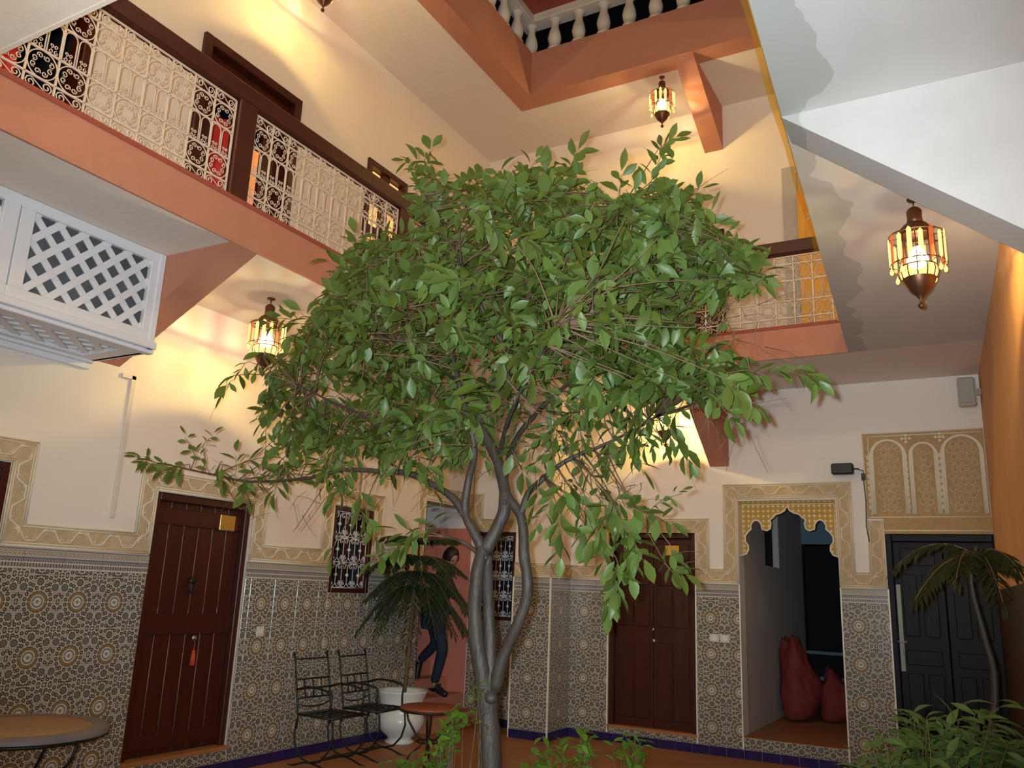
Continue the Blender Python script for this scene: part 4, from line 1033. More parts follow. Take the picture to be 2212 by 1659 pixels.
def make_table(loc, r, z, top, lab, rim=.02, legs=4):
    t = thing('iron_table', loc, lab, 'table')
    part('table_top', MB().lathe((0, 0, z), [(0, 0), (r-.012, 0), (r, -.008), (r, -rim), (r-.02, -rim-.006), (0, -rim-.006)], 40), top, t, world=False)
    part('rim', MB().tube([(r*.985*math.cos(q*PI/20), r*.985*math.sin(q*PI/20), z-rim-.01) for q in range(40)], .010, 5, closed=True), 'iron', t, world=False)
    for q in range(legs):
        a = q*2*PI/legs+.5; c, s = math.cos(a), math.sin(a)
        pts = [(r*.78, z-.03), (r*.70, z*.78), (r*.42, z*.56), (r*.14, z*.46), (r*.32, z*.36), (r*.62, z*.22), (r*.74, 0)]
        part('leg', MB().tube([(c*p[0], s*p[0], p[1]) for p in pts], .009, 5), 'iron', t, world=False)
    part('leg_ring', MB().tube([(.10*math.cos(q*PI/8), .10*math.sin(q*PI/8), z*.46) for q in range(16)], .007, 4, closed=True), 'iron', t, world=False)
    return t
make_table((-4.36, 6.47, 0), .262, .535, 'leather_table', 'low round red-brown iron table in front of the white pot')
lt_ = make_table((-4.62, 2.93, 0), .44, .735, 'stone_table', 'round ochre mosaic table cut by the left picture edge', .03)
part('stone_edge', MB().lathe((0, 0, .735), [(.36, .001), (.44, .001), (.446, -.004), (.446, -.03)], 40), 'table_rim', lt_, world=False)
# ------------------------------------------------------------------ person on the stairs
def skin(name, joints, edges, m, parent=None, sub=2, sphere=None):
    me = bpy.data.meshes.new(name); me.from_pydata([tuple(j[0]) for j in joints], edges, []); me.materials.append(M[m])
    o = link(name, me, parent)
    sk = o.modifiers.new('skin', 'SKIN')
    for i, j in enumerate(joints):
        r = j[1]; me.skin_vertices[0].data[i].radius = (r, r) if not isinstance(r, tuple) else r
    me.skin_vertices[0].data[0].use_root = True
    sk.use_smooth_shade = True; s = o.modifiers.new('sub', 'SUBSURF'); s.levels = sub; s.render_levels = sub
    return o
Yp_ = 8.47
A = lambda x, y, d=0.0: at(x, y, Yp_+d)
per = thing('person', (0, 0, 0), 'person in dark clothes stepping down the corner staircase, one hand on the window frame', 'person')
J = dict(pelvis=A(938, 1322), belly=A(945, 1292), chest=A(955, 1258), neck=A(966, 1232), skull=A(972, 1216),
         rsh=A(960, 1248, -.17), rel=A(981, 1284, -.16), rwr=A(999, 1299, -.02), lsh=A(958, 1250, .16), lel=A(940, 1290, .22), lwr=A(950, 1318, .26),
         rhip=A(940, 1334, -.08), rkn=A(957, 1402, -.08), ran=A(937, 1484, -.05), rto=A(966, 1500, -.07),
         lhip=A(934, 1332, .08), lkn=A(944, 1388, .10), lan=A(905, 1428, .12), lto=A(899, 1470, .10))
def pick(names, rad): return [(J[n], r) for n, r in zip(names, rad)]
body = skin('body', pick(['pelvis', 'belly', 'chest', 'neck', 'rsh', 'rel', 'rwr', 'lsh', 'lel', 'lwr', 'rhip', 'rkn', 'ran', 'rto', 'lhip', 'lkn', 'lan', 'lto'],
            [.09, .085, .09, .05, .050, .040, .028, .055, .040, .028, .085, .052, .036, .022, .085, .052, .036, .022]),
            [(0, 1), (1, 2), (2, 3), (2, 4), (4, 5), (5, 6), (2, 7), (7, 8), (8, 9), (0, 10), (10, 11), (11, 12), (12, 13), (0, 14), (14, 15), (15, 16), (16, 17)], 'skin', per)
skin('top', [(J['pelvis']+Vector((0, 0, .0)), .145), (J['belly'], .135), (J['chest'], .145), (J['neck']-Vector((0, 0, .03)), .068), (J['rsh'], .078), (J['rel'], .058), (J['rwr']+(J['rel']-J['rwr'])*.22, .042), (J['lsh'], .078), (J['lel'], .058), (J['lwr'], .045)],
     [(0, 1), (1, 2), (2, 3), (2, 4), (4, 5), (5, 6), (2, 7), (7, 8), (8, 9)], 'jacket', per)
skin('trousers', [(J['pelvis']-Vector((0, 0, .01)), .138), (J['rhip'], .105), (J['rkn'], .070), (J['ran']+Vector((0, 0, .03)), .052), (J['lhip'], .105), (J['lkn'], .070), (J['lan'], .050)],
     [(0, 1), (1, 2), (2, 3), (0, 4), (4, 5), (5, 6)], 'jeans', per)
for s in ('r', 'l'):
    a, t_ = J[s+'an'], J[s+'to']; he = a+(a-t_)*.28; he.z = a.z-.05 if s == 'r' else a.z
    if s == 'r':
        t_ = Vector((t_.x, t_.y, .365)); he = Vector((a.x-.05, a.y, .37))
    skin('shoe', [(a+Vector((0, 0, .02)), .052), (a*.4+he*.6, .05), (a*.5+t_*.5, .046), (t_, .036)], [(0, 1), (0, 2), (2, 3)], 'shoe', per)
# head: a shaped sphere with brow, nose, mouth, ears; looks down to the right
hc = A(974, 1206); bm = bmesh.new(); bmesh.ops.create_uvsphere(bm, u_segments=24, v_segments=18, radius=1)
fdir = Vector((.85, -.30, -.42)).normalized(); sd = fdir.cross(Vector((0, 0, 1))).normalized(); ud = sd.cross(fdir).normalized()
for v in bm.verts:
    q = v.co.copy(); f_, s_, u_ = q.x, q.y, q.z
    jaw = 1-.22*max(0, -u_)
    face = .10*math.exp(-((s_/.16)**2+((u_+.12)/.18)**2)) if f_ > .6 else 0
    eye = -.05*(math.exp(-(((abs(s_)-.36)/.14)**2+((u_-.05)/.12)**2))) if f_ > .5 else 0
    lip = .035*math.exp(-((s_/.25)**2+((u_+.45)/.07)**2)) if f_ > .4 else 0
    ear = .10*math.exp(-((f_/.16)**2+((u_+.02)/.22)**2)) if abs(s_) > .9 else 0
    v.co = hc+fdir*(f_*.098*jaw*(1+face+eye+lip))+sd*(s_*.076*jaw*(1+ear))+ud*(u_*.118)
me = bpy.data.meshes.new('head'); bm.to_mesh(me); bm.free()
for p in me.polygons: p.use_smooth = True
me.materials.append(M['skin']); head = link('head', me, per)
for s in (-1, 1):
    e = hc+fdir*.086+sd*(s*.030)+ud*.008
    part('eye', MB().lathe(e-Vector((0, 0, 0)), [(0, .010), (.009, .005), (.010, 0), (.009, -.005), (0, -.010)], 8), 'hair', head)
bm = bmesh.new(); bmesh.ops.create_uvsphere(bm, u_segments=20, v_segments=14, radius=1)
for v in bm.verts:
    q = v.co.copy(); k = 1.0+.05*noise.noise(q*5)
    back = q.x
    low = -.15 if back > .25 else -.95
    q.z = max(q.z, low)
    q.x = min(q.x, .72 if q.z < .45 else 2)
    v.co = hc+fdir*(q.x*.112*k-.008)+sd*(q.y*.090*k)+ud*(q.z*.132*k+.008)
me = bpy.data.meshes.new('hair'); bm.to_mesh(me); bm.free()
for p in me.polygons: p.use_smooth = True
me.materials.append(M['hair']); link('hair', me, per)
# hands with five fingers each
def hand(wr, fwd, side, up_, parent, curl=.9):
    pc = wr+fwd*.045
    js = [(wr, .022), (pc, .028)]; es = [(0, 1)]
    for k in range(4):
        b = pc+fwd*.035+side*((k-1.5)*.019); ln = (.030, .036, .034, .026)[k]; i = len(js); js.append((b, .009))
        d1 = (fwd*math.cos(curl*.5)-up_*math.sin(curl*.5)); d2 = (fwd*math.cos(curl*1.3)-up_*math.sin(curl*1.3))
        js += [(b+d1*ln, .0085), (b+d1*ln+d2*ln*.8, .007)]; es += [(1, i), (i, i+1), (i+1, i+2)]
    i = len(js); b = wr+fwd*.018+side*.030; js += [(b, .011), (b+(fwd*.6+side*.7-up_*.3).normalized()*.032, .010), (b+(fwd*.6+side*.7-up_*.3).normalized()*.032+(fwd*.9-up_*.5).normalized()*.028, .008)]
    es += [(0, i), (i, i+1), (i+1, i+2)]
    return skin('hand', js, es, 'skin', parent, 1)
fw_ = (J['rwr']-J['rel']).normalized(); hand(J['rwr'], fw_, Vector((0, -1, 0)), Vector((0, 0, 1)), per)
fw_ = (J['lwr']-J['lel']).normalized(); hand(J['lwr'], fw_, Vector((0, 1, 0)), Vector((1, 0, .2)).normalized(), per)
bw = J['rwr']+(J['rel']-J['rwr'])*.08
tagp(part('wristwatch', MB().tube([bw+Vector((.006*math.cos(q*PI/5), .034*math.cos(q*PI/5), .034*math.sin(q*PI/5))) for q in range(10)], .008, 5, closed=True), 'chrome', per), 'steel watch')
_pf = J['ran'].copy(); _pf.z = .33
for c in kids(per): c.location = Vector(c.location)-_pf
per.location = _pf
# ------------------------------------------------------------------ leaves
rnd = random.Random(11)
def leaf_geo(L=1.0, W=.45, fold=.18, curl=.25, nseg=4):
    """leaf along +x, folded at the midrib; returns verts, quads"""
    vs = []; fs = []
    prof = [0, .62, 1.0, .78, 0] if nseg == 4 else [0, .9, 1.0, 0]
    n = len(prof)-1
    for i, p in enumerate(prof):
        x = L*i/n; z = -curl*L*(i/n)**2; h = W*L*.5*p
        vs += [(x, h, z+fold*h), (x, 0, z), (x, -h, z+fold*h)]
    for i in range(n):
        a = i*3; b = a+3
        fs += [(a+1, b+1, b, a), (a+2, b+2, b+1, a+1)]
    return vs, fs
LV = [leaf_geo(1, w_, f_, c_) for w_, f_, c_ in ((.46, .25, .18), (.42, .4, .35), (.50, .15, .05), (.40, .3, -.10))]
leaf_me = []
for v_, f_ in LV:
    mb = MB(); mb.add(v_, f_, smooth=True); leaf_me.append(mb.mesh('leaf', 'leaf'))
def frame(d, roll, upv=Vector((0, 0, 1))):
    x = d.normalized(); y = upv.cross(x)
    y = y.normalized() if y.length > 1e-3 else Vector((0, 1, 0)); z = x.cross(y)
    Rm = Matrix((x, y, z)).transposed(); return Rm @ Matrix.Rotation(roll, 3, 'X')
def leaves_mesh(name, lst, m, geos=None):
    """join (pos, rot3, size, variant) leaves into one mesh with a random value per leaf"""
    geos = geos or LV; vs = []; fs = []; rv = []
    for p, R_, s, k in lst:
        o = len(vs); v_, f_ = geos[k % len(geos)]
        for q in v_: w_ = R_ @ (Vector(q)*s); vs.append((p.x+w_.x, p.y+w_.y, p.z+w_.z))
        fs += [tuple(o+i for i in f) for f in f_]; rv += [rnd.random()]*len(v_)
    me = bpy.data.meshes.new(name); me.from_pydata(vs, [], fs)
    at_r = me.attributes.new('leafrand', 'FLOAT', 'POINT'); at_r.data.foreach_set('value', rv)
    me.materials.append(M[m]); me.polygons.foreach_set('use_smooth', [True]*len(me.polygons)); me.update(); return me
# ------------------------------------------------------------------ the courtyard tree
T0 = Vector((at(1062, 1659, 3.6).x, 3.6, 0)); 
tree = thing('citrus_tree', tuple(T0), 'tall leafy green citrus tree with forked trunk in the middle of the courtyard', 'tree')
TL = lambda pts: [at(x, y, Y) for x, y, Y in pts]
limbs = []; trunkpts = [T0+Vector((.03, 0, 0)), T0+Vector((.015, 0, .35))]+TL([(1060, 1640, 3.6), (1055, 1560, 3.6), (1052, 1500, 3.6)])
L_ = [
 (trunkpts, [.066, .056, .052, .050, .056]),
 (TL([(1050, 1510, 3.6), (1035, 1420, 3.57), (1026, 1330, 3.55), (1030, 1240, 3.53), (1048, 1180, 3.52)]), [.046, .038, .034, .034, .034]),
 (TL([(1060, 1500, 3.6), (1058, 1400, 3.62), (1056, 1300, 3.62), (1052, 1200, 3.55)]), [.040, .032, .028, .026]),
 (TL([(1068, 1490, 3.6), (1092, 1410, 3.58), (1122, 1340, 3.56), (1140, 1280, 3.55), (1132, 1190, 3.55), (1126, 1120, 3.56), (1098, 1075, 3.56), (1088, 1040, 3.57)]), [.032, .029, .026, .027, .025, .024, .022, .02]),
 (TL([(1050, 1190, 3.52), (1078, 1130, 3.53), (1092, 1080, 3.55), (1078, 1000, 3.6), (1045, 930, 3.62), (1036, 870, 3.62), (1070, 825, 3.6), (1120, 790, 3.58), (1165, 750, 3.6), (1180, 640, 3.7)]), [.034, .032, .030, .028, .026, .024, .022, .020, .016, .010]),
 (TL([(1048, 1195, 3.52), (1020, 1140, 3.5), (1006, 1100, 3.5), (1012, 1040, 3.5), (1024, 980, 3.45), (1010, 900, 3.4), (985, 800, 3.4), (960, 680, 3.5), (940, 560, 3.6)]), [.026, .023, .021, .019, .016, .014, .012, .010, .006]),
 (TL([(1005, 1110, 3.5), (975, 1072, 3.5), (930, 1045, 3.5), (885, 1024, 3.48), (820, 1018, 3.42), (740, 1016, 3.4), (650, 1035, 3.4), (540, 1040, 3.4), (440, 1020, 3.38), (340, 1000, 3.35)]), [.021, .020, .019, .018, .014, .012, .009, .007, .005, .003]),
 (TL([(1045, 1205, 3.52), (1000, 1172, 3.5), (960, 1160, 3.4)]), [.014, .009, .005]),
 (TL([(1124, 1115, 3.56), (1142, 1065, 3.55), (1175, 1030, 3.55), (1240, 990, 3.6), (1330, 950, 3.7), (1420, 900, 3.8)]), [.018, .016, .014, .011, .008, .005]),
 (TL([(1088, 1050, 3.56), (1110, 960, 3.75), (1170, 880, 3.95), (1260, 800, 4.1), (1360, 700, 4.2), (1450, 600, 4.2)]), [.018, .016, .013, .011, .008, .005]),
 (TL([(1036, 880, 3.62), (960, 800, 3.75), (860, 740, 3.9), (760, 700, 4.0), (680, 690, 4.0)]), [.014, .012, .010, .007, .004]),
 (TL([(1180, 640, 3.7), (1230, 560, 3.7), (1290, 480, 3.7), (1350, 440, 3.6)]), [.010, .008, .006, .004]),
 (TL([(1120, 790, 3.58), (1060, 700, 3.4), (1010, 600, 3.3), (960, 500, 3.3), (920, 420, 3.3)]), [.014, .011, .008, .006, .004]),
 (TL([(1078, 990, 3.6), (1100, 900, 3.3), (1150, 800, 3.1), (1200, 700, 3.0)]), [.012, .010, .007, .004]),
 (TL([(885, 1024, 3.48), (850, 960, 3.5), (790, 900, 3.5), (700, 860, 3.5), (640, 830, 3.5)]), [.012, .010, .008, .006, .004]),
]
def smooth_path(pts, rs, k=4):
    P_, R_ = [], []
    for i in range(len(pts)-1):
        p0 = pts[max(0, i-1)]; p1 = pts[i]; p2 = pts[i+1]; p3 = pts[min(len(pts)-1, i+2)]
        for j in range(k):
            t = j/k; P_.append(.5*((2*p1)+(p2-p0)*t+(2*p0-5*p1+4*p2-p3)*t*t+(-p0+3*p1-3*p2+p3)*t*t*t)); R_.append(rs[i]*(1-t)+rs[i+1]*t)
    P_.append(pts[-1]); R_.append(rs[-1]); return P_, R_
tw = []
for i, (pts, rs) in enumerate(L_):
    P_, R_ = smooth_path(pts, rs)
    P_ = [p+Vector((noise.noise(p*9), noise.noise(p*9+Vector((5, 0, 0))), noise.noise(p*9+Vector((0, 7, 0)))))*.008 for p in P_]
    mb = MB().tube(P_, [r*(1+.10*noise.noise(p*14)) for p, r in zip(P_, R_)], 9 if i < 6 else 6)
    part('trunk' if i == 0 else 'branch', mb, 'bark', tree)
    if i >= 4: tw += [(p, r) for p, r in zip(P_, R_)][6:]
    limbs.append(P_)
tw_pts = np.array([[p.x, p.y, p.z] for p, r in tw])
kn = MB()
for x, y, r in ((1050, 1205, .014), (1060, 1508, .034), (1046, 1492, .026), (1090, 1085, .014)):
    c = at(x, y, 3.50 if y < 1300 else 3.572)
    part('bark_knot', MB().lathe(c, [(0, r*.9), (r*.8, r*.5), (r, 0), (r*.8, -r*.5), (0, -r*.9)], 8), 'bark', tree)

# crown: shoots carrying leaves
crown = [(905, 430), (960, 390), (1000, 400), (1035, 370), (1080, 368), (1110, 395), (1160, 345), (1195, 400), (1250, 400), (1300, 455), (1350, 440), (1385, 420), (1440, 420), (1475, 440), (1510, 470), (1560, 520), (1600, 560), (1625, 600), (1560, 625), (1500, 650), (1470, 700), (1500, 735), (1590, 770), (1625, 800), (1600, 850), (1530, 850), (1470, 830), (1420, 840), (1380, 870), (1330, 850), (1270, 900), (1230, 850), (1160, 820), (1080, 850), (1040, 960), (960, 990), (900, 960), (840, 990), (770, 950), (720, 990), (660, 960), (620, 900), (570, 880), (590, 800), (640, 720), (700, 670), (730, 600), (770, 530), (860, 500)]
def inpoly(x, y, P_):
    c = False; j = len(P_)-1
    for i in range(len(P_)):
        if (P_[i][1] > y) != (P_[j][1] > y) and x < (P_[j][0]-P_[i][0])*(y-P_[i][1])/(P_[j][1]-P_[i][1])+P_[i][0]: c = not c
        j = i
    return c
shoots = []
def shoot_from(tip, ln, n, size=.085, dirv=None, thick=.0022):
    """tip: centre of a spray of leaves; a twig joins it to the nearest limb"""
    d = dirv if dirv else Vector((rnd.gauss(0, 1), rnd.gauss(0, 1), rnd.gauss(.15, .8))).normalized()
    shoots.append((tip, d.normalized(), ln, n, size, thick))
cnt = 0; 
while cnt < 820:
    x = rnd.uniform(560, 1640); y = rnd.uniform(340, 1000)
    if not inpoly(x, y, crown): continue
    # an ellipsoid: the crown is about as deep as it is wide
    ex = (x-1110)/560; ey = (y-680)/370; q = 1-ex*ex-ey*ey
    dep = math.sqrt(max(q, .03))*.85
    u_ = rnd.random()
    if x > 900 and x < 1350 and y > 800 and u_ < .45: continue
    Y = 3.75+rnd.uniform(-1, 1)*dep*(1 if rnd.random() < .6 else .8)
    shoot_from(at(x, y, Y), rnd.uniform(.12, .24), rnd.randint(7, 12), rnd.uniform(.085, .125)); cnt += 1
low = [(600, 840), (760, 900), (900, 850), (1050, 840), (1200, 830), (1330, 850), (1470, 850), (1490, 960), (1400, 1000), (1280, 1010), (1150, 990), (1000, 1000), (860, 1010), (720, 1040), (600, 1010)]
cnt = 0
while cnt < 78:
    x = rnd.uniform(600, 1490); y = rnd.uniform(830, 1040)
    if not inpoly(x, y, low): continue
    shoot_from(at(x, y, 3.7+rnd.uniform(-.35, .45)), rnd.uniform(.12, .2), rnd.randint(5, 8), rnd.uniform(.07, .10), Vector((rnd.gauss(0, .6), rnd.gauss(0, .5), rnd.gauss(-.7, .4)))); cnt += 1
def spray(x, y, Y, dx, dy, ln, n, size=.075):
    """a leading shoot that grows in the picture direction (dx, dy)"""
    d = Vector(RI)*dx-Vector(UP)*dy+Vector((0, rnd.uniform(-.3, .3), 0)); shoot_from(at(x, y, Y), ln, n, size, d)
SP = [  # outlying sprays round the outline
 (940, 390, 3.5, -.8, -.5, .22, 12), (905, 350, 3.5, -.9, -.2, .16, 10), (925, 335, 3.5, .5, -.7, .10, 5), (960, 410, 3.5, -.4, -.8, .18, 9),
 (1070, 400, 3.5, .3, -.9, .16, 9), (1230, 420, 3.6, .2, -1, .24, 12), (1240, 345, 3.6, .3, -.9, .12, 7), (1130, 380, 3.5, .6, -.7, .15, 8),
 (1385, 430, 3.6, .5, -.8, .22, 10), (1420, 355, 3.6, .3, -.9, .18, 9), (1440, 310, 3.6, .6, -.6, .12, 7), (1480, 430, 3.6, .7, -.6, .20, 11),
 (1340, 400, 3.6, .1, -.6, .14, 6), (1570, 560, 3.5, .8, .1, .20, 11), (1610, 590, 3.5, .7, .4, .14, 8), (1590, 545, 3.5, .7, -.4, .14, 7), (1520, 510, 3.5, .6, -.6, .2, 9),
 (1560, 800, 3.4, .9, .1, .22, 10), (1630, 805, 3.4, 1, .05, .16, 7), (1700, 800, 3.4, 1, .15, .14, 6), (1745, 808, 3.4, .9, .5, .10, 6),
 (1600, 850, 3.3, .7, .6, .20, 9), (1560, 880, 3.3, .7, .7, .16, 7), (1440, 900, 3.6, .1, .9, .2, 6), (1470, 960, 3.6, .5, .8, .2, 7),
 (1400, 920, 3.7, .2, .9, .2, 6), (1370, 980, 3.7, .4, .8, .2, 5), (1320, 960, 3.6, -.1, 1, .2, 6), (1250, 920, 3.6, 0, 1, .2, 6), (1200, 950, 3.5, -.2, .8, .18, 6),
 (1330, 1080, 3.5, .8, .2, .2, 7), (1400, 1110, 3.5, .9, .3, .22, 9), (1430, 1080, 3.5, .9, -.5, .2, 9, .05), (1340, 1130, 3.4, .3, .9, .2, 10), (1300, 1180, 3.4, .0, 1, .2, 11), (1350, 1190, 3.4, .3, .9, .2, 11), (1300, 1130, 3.3, -.5, .7, .2, 10), (1330, 1250, 3.35, 0, 1, .18, 11), (1370, 1170, 3.4, .5, .7, .16, 9), (1320, 1290, 3.35, -.1, 1, .12, 7),
 (1260, 1120, 3.4, -.2, 1, .2, 8), (1215, 1090, 3.3, 0, 1, .2, 8), (1180, 1100, 3.3, -.3, .8, .18, 7), (1210, 1160, 3.2, 0, 1, .16, 6), (1240, 1060, 3.4, .4, .6, .2, 7), (1290, 1050, 3.4, .3, .8, .2, 6), (1160, 1060, 3.3, -.1, 1, .12, 4), (1120, 1000, 3.5, .4, .8, .14, 6),
 (1450, 1200, 3.5, .1, .9, .12, 6), (1460, 1230, 3.5, .5, .2, .08, 5),
 (560, 780, 3.4, -.5, .8, .14, 6), (520, 800, 3.4, -.6, .8, .14, 6), (490, 830, 3.4, -.3, .9, .10, 4), (580, 880, 3.4, -.4, .9, .18, 8), (575, 950, 3.4, -.2, .9, .16, 7), (630, 930, 3.4, 0, 1, .2, 9), (590, 700, 3.6, -.8, -.3, .14, 5), (630, 690, 3.6, -.7, -.3, .16, 7),
 (340, 1000, 3.35, -.9, -.1, .16, 10), (310, 990, 3.35, -.9, -.3, .10, 5), (380, 1010, 3.35, -.8, .2, .16, 8), (440, 1000, 3.38, -.5, -.7, .16, 6, .06), (410, 960, 3.38, -.4, -.9, .14, 6, .065), (450, 950, 3.38, .4, -.8, .10, 5, .065), (480, 1020, 3.4, -.2, .8, .14, 8), (510, 1000, 3.4, .2, -.7, .14, 6), (530, 1050, 3.4, .0, .9, .14, 8), (560, 1020, 3.4, .3, -.6, .16, 7), (600, 1040, 3.4, 0, .7, .14, 6), (650, 1010, 3.4, .3, -.8, .18, 8), (700, 990, 3.4, 0, -.9, .2, 9), (740, 1040, 3.4, .1, .9, .16, 7), (780, 1080, 3.3, .2, .9, .16, 7), (725, 1060, 3.35, -.3, .8, .14, 4), (800, 1130, 3.3, .4, .8, .12, 6), (720, 1190, 3.3, -.2, .9, .08, 3), (760, 1000, 3.4, -.2, .6, .16, 7),
 (870, 990, 3.2, -.3, .5, .14, 6, .10), (910, 1000, 3.2, .6, .6, .14, 6, .10), (880, 1170, 3.3, -.7, .3, .2, 9), (840, 1190, 3.3, -.7, .5, .16, 7), (910, 1140, 3.3, -.7, .2, .18, 7), (960, 1100, 3.4, -.5, -.2, .1, 3),
 (1150, 800, 2.95, .6, -.4, .06, 2, .11), (1310, 620, 2.95, .2, .7, .08, 3, .10), (1380, 880, 3.3, -.2, .9, .2, 6), (1060, 900, 3.7, 0, .8, .2, 5), (980, 950, 3.6, -.2, .9, .2, 6), (940, 900, 3.5, -.2, .9, .2, 7), (1500, 700, 3.2, .6, -.5, .06, 2, .10),
]
for s in SP:
    x, y, Y, dx, dy, ln, n = s[:7]; sz = s[7] if len(s) > 7 else .098
    n = int(n*1.25)
    spray(x, y, Y, dx, dy, ln, n, sz)
leaves = []; twg = MB()
for (tip, d, ln, n, size, th) in shoots:
    a = tip-d*ln*.5; b = tip+d*ln*.5
    k = int(np.argmin(((tw_pts-np.array(a))**2).sum(1))); base = Vector(tw_pts[k])
    gap = (a-base).length
    mid = base.lerp(a, .5)+Vector((rnd.uniform(-1, 1), rnd.uniform(-1, 1), rnd.uniform(-.2, 1)))*gap*.10
    P_, R_ = smooth_path([base, mid, a, tip, b+Vector((0, 0, -.02))], [.0022+min(.006, gap*.008), .003, .0022, .0018, .001], 3)
    twg.tube(P_, R_, 4)
    for i in range(n):
        t = (i+.6)/n; p = a.lerp(b, t); g_ = i*2.4+rnd.random()*.5
        o1 = d.orthogonal().normalized(); o2 = d.cross(o1)
        rd = o1*math.cos(g_)+o2*math.sin(g_)
        dv = (d*rnd.uniform(.35, .9)+rd*rnd.uniform(.7, 1.1)+Vector((0, 0, rnd.uniform(-.75, .12)))).normalized()
        if i == n-1: dv = (d+Vector((0, 0, -.3))).normalized()
        leaves.append((p+dv*.008, frame(dv, rnd.gauss(0, .55)), size*rnd.uniform(.72, 1.2), rnd.randint(0, 3)))
    if rnd.random() < .6:   # odd bare twigs
        q = tip+Vector((rnd.gauss(0, .1), rnd.gauss(0, .1), rnd.gauss(-.04, .1))); twg.tube([tip, q.lerp(tip, .5)+Vector((0, 0, .01)), q], [.0016, .0013, .0008], 3)
# bare hanging twigs on the underside of the crown
for x, y, Y, n in ((880, 1000, 3.4, 16), (960, 1010, 3.5, 14), (1120, 960, 3.5, 22), (1250, 1010, 3.5, 20), (1330, 1030, 3.5, 14), (1560, 900, 3.5, 14), (1100, 850, 3.4, 26), (640, 1070, 3.4, 10), (1200, 880, 3.4, 18), (950, 860, 3.3, 14), (1600, 700, 3.4, 10)):
    for _ in range(n):
        p = at(x+rnd.uniform(-60, 60), y+rnd.uniform(-50, 50), Y+rnd.uniform(-.15, .15)); d = Vector((rnd.gauss(0, .6), rnd.gauss(0, .4), rnd.gauss(-.6, .5))).normalized()*rnd.uniform(.08, .24)
        twg.tube([p, p+d*.5+Vector((rnd.uniform(-.02, .02), 0, .01)), p+d], [.002, .0015, .0008], 3)
# long twigs reaching out at right
for pts in ([(1560, 870), (1640, 870), (1700, 860)], [(1570, 890), (1620, 905), (1650, 935)], [(1560, 900), (1600, 930), (1610, 960)], [(700, 1050), (640, 1140), (632, 1150)], [(740, 1040), (700, 1080), (650, 1150)], [(560, 1040), (590, 1080), (600, 1120)], [(480, 1040), (520, 1100), (545, 1090)]):
    twg.tube([at(x, y, 3.4) for x, y in pts], [.003, .002, .001], 4)
part('twigs', twg, 'twig', tree, kind='stuff')
eye = Vector(EYE)
leaves.sort(key=lambda q: (q[0]-eye).length/q[2])
off = Vector(tree.location)
for p, R_, s, k in leaves[:300]:
    o = link('leaf', leaf_me[k], tree, p-off); o.rotation_euler = R_.to_euler(); o.scale = (s, s, s)
me = leaves_mesh('foliage', leaves[300:], 'leaf'); me.transform(Matrix.Translation(-off)); link('foliage', me, tree, kind='stuff')
# rain drops on leaf tips
dm = MB()
for p, R_, s, k in rnd.sample(leaves, 230):
    q = p+R_ @ Vector((s*rnd.uniform(.5, 1.0), 0, -.01)); r = rnd.uniform(.0018, .0034)
    dm.lathe(q, [(0, r), (r*.8, r*.5), (r, 0), (r*.7, -r*.6), (0, -r)], 6)
M['wet'] = mat('wet_glint', (.8, .85, .85), .02, metal=1, var=0)
part('rain_drops', dm, 'wet', tree, kind='stuff')
# ------------------------------------------------------------------ potted fern tree and white pot
pc = Vector((-5.37, 7.45, 0))
pot = thing('plant_pot', tuple(pc), 'glazed white urn pot standing by the corner staircase', 'pot')
part('urn', MB().lathe((0, 0, 0), [(0, 0), (.145, 0), (.15, .02), (.12, .04), (.13, .06), (.215, .13), (.245, .20), (.235, .255), (.215, .29), (.212, .33), (.235, .44), (.255, .485), (.262, .50), (.250, .51), (.225, .49), (.2, .44)], 36), 'pot', pot, world=False)
part('soil', MB().lathe((0, 0, .45), [(0, .01), (.12, .0), (.215, -.01)], 20), 'soil', pot, world=False)
def frond(base, d, ln, droop, nl, lsz, mbst, out, wid=.16, rnd_=rnd):
    """arching stem with paired narrow leaflets"""
    P_ = []; side = d.cross(Vector((0, 0, 1))); side = side.normalized() if side.length > .01 else Vector((1, 0, 0))
    for i in range(9):
        t = i/8; P_.append(base+d*ln*t+Vector((0, 0, -droop*ln*t*t)))
    mbst.tube(P_, [.004*(1-.7*i/8)+.0008 for i in range(9)], 4)
    for i in range(nl):
        t = .12+.88*i/nl; k = min(7, int(t*8)); p = P_[k].lerp(P_[k+1], t*8-k); tg = (P_[k+1]-P_[k]).normalized()
        for s in (-1, 1):
            dv = (tg*.55+side*s*.8+Vector((0, 0, rnd_.uniform(-.55, -.05)))).normalized()
            out.append((p, frame(dv, rnd_.gauss(0, .3)), lsz*(1-.55*abs(t-.45))*rnd_.uniform(.8, 1.15), 0))
    dv = (P_[-1]-P_[-2]).normalized(); out.append((P_[-1], frame(dv, 0), lsz*.7, 0))
NARROW = [leaf_geo(1, .20, .3, .2, 3)]
fp = thing('fern_tree', (pc.x, pc.y, .45), 'dark feathery potted fern tree with thin stem before the staircase', 'potted plant')
stem = [pc+Vector((.02, 0, .44)), at(884, 1400, 7.4), at(893, 1300, 7.35), at(903, 1225, 7.3), at(905, 1170, 7.3)]
P_, R_ = smooth_path(stem, [.022, .020, .017, .014, .008]); part('stem', MB().tube(P_, R_, 7), 'bark_thin', fp)
fs_, st_ = [], MB(); fr2 = random.Random(5)
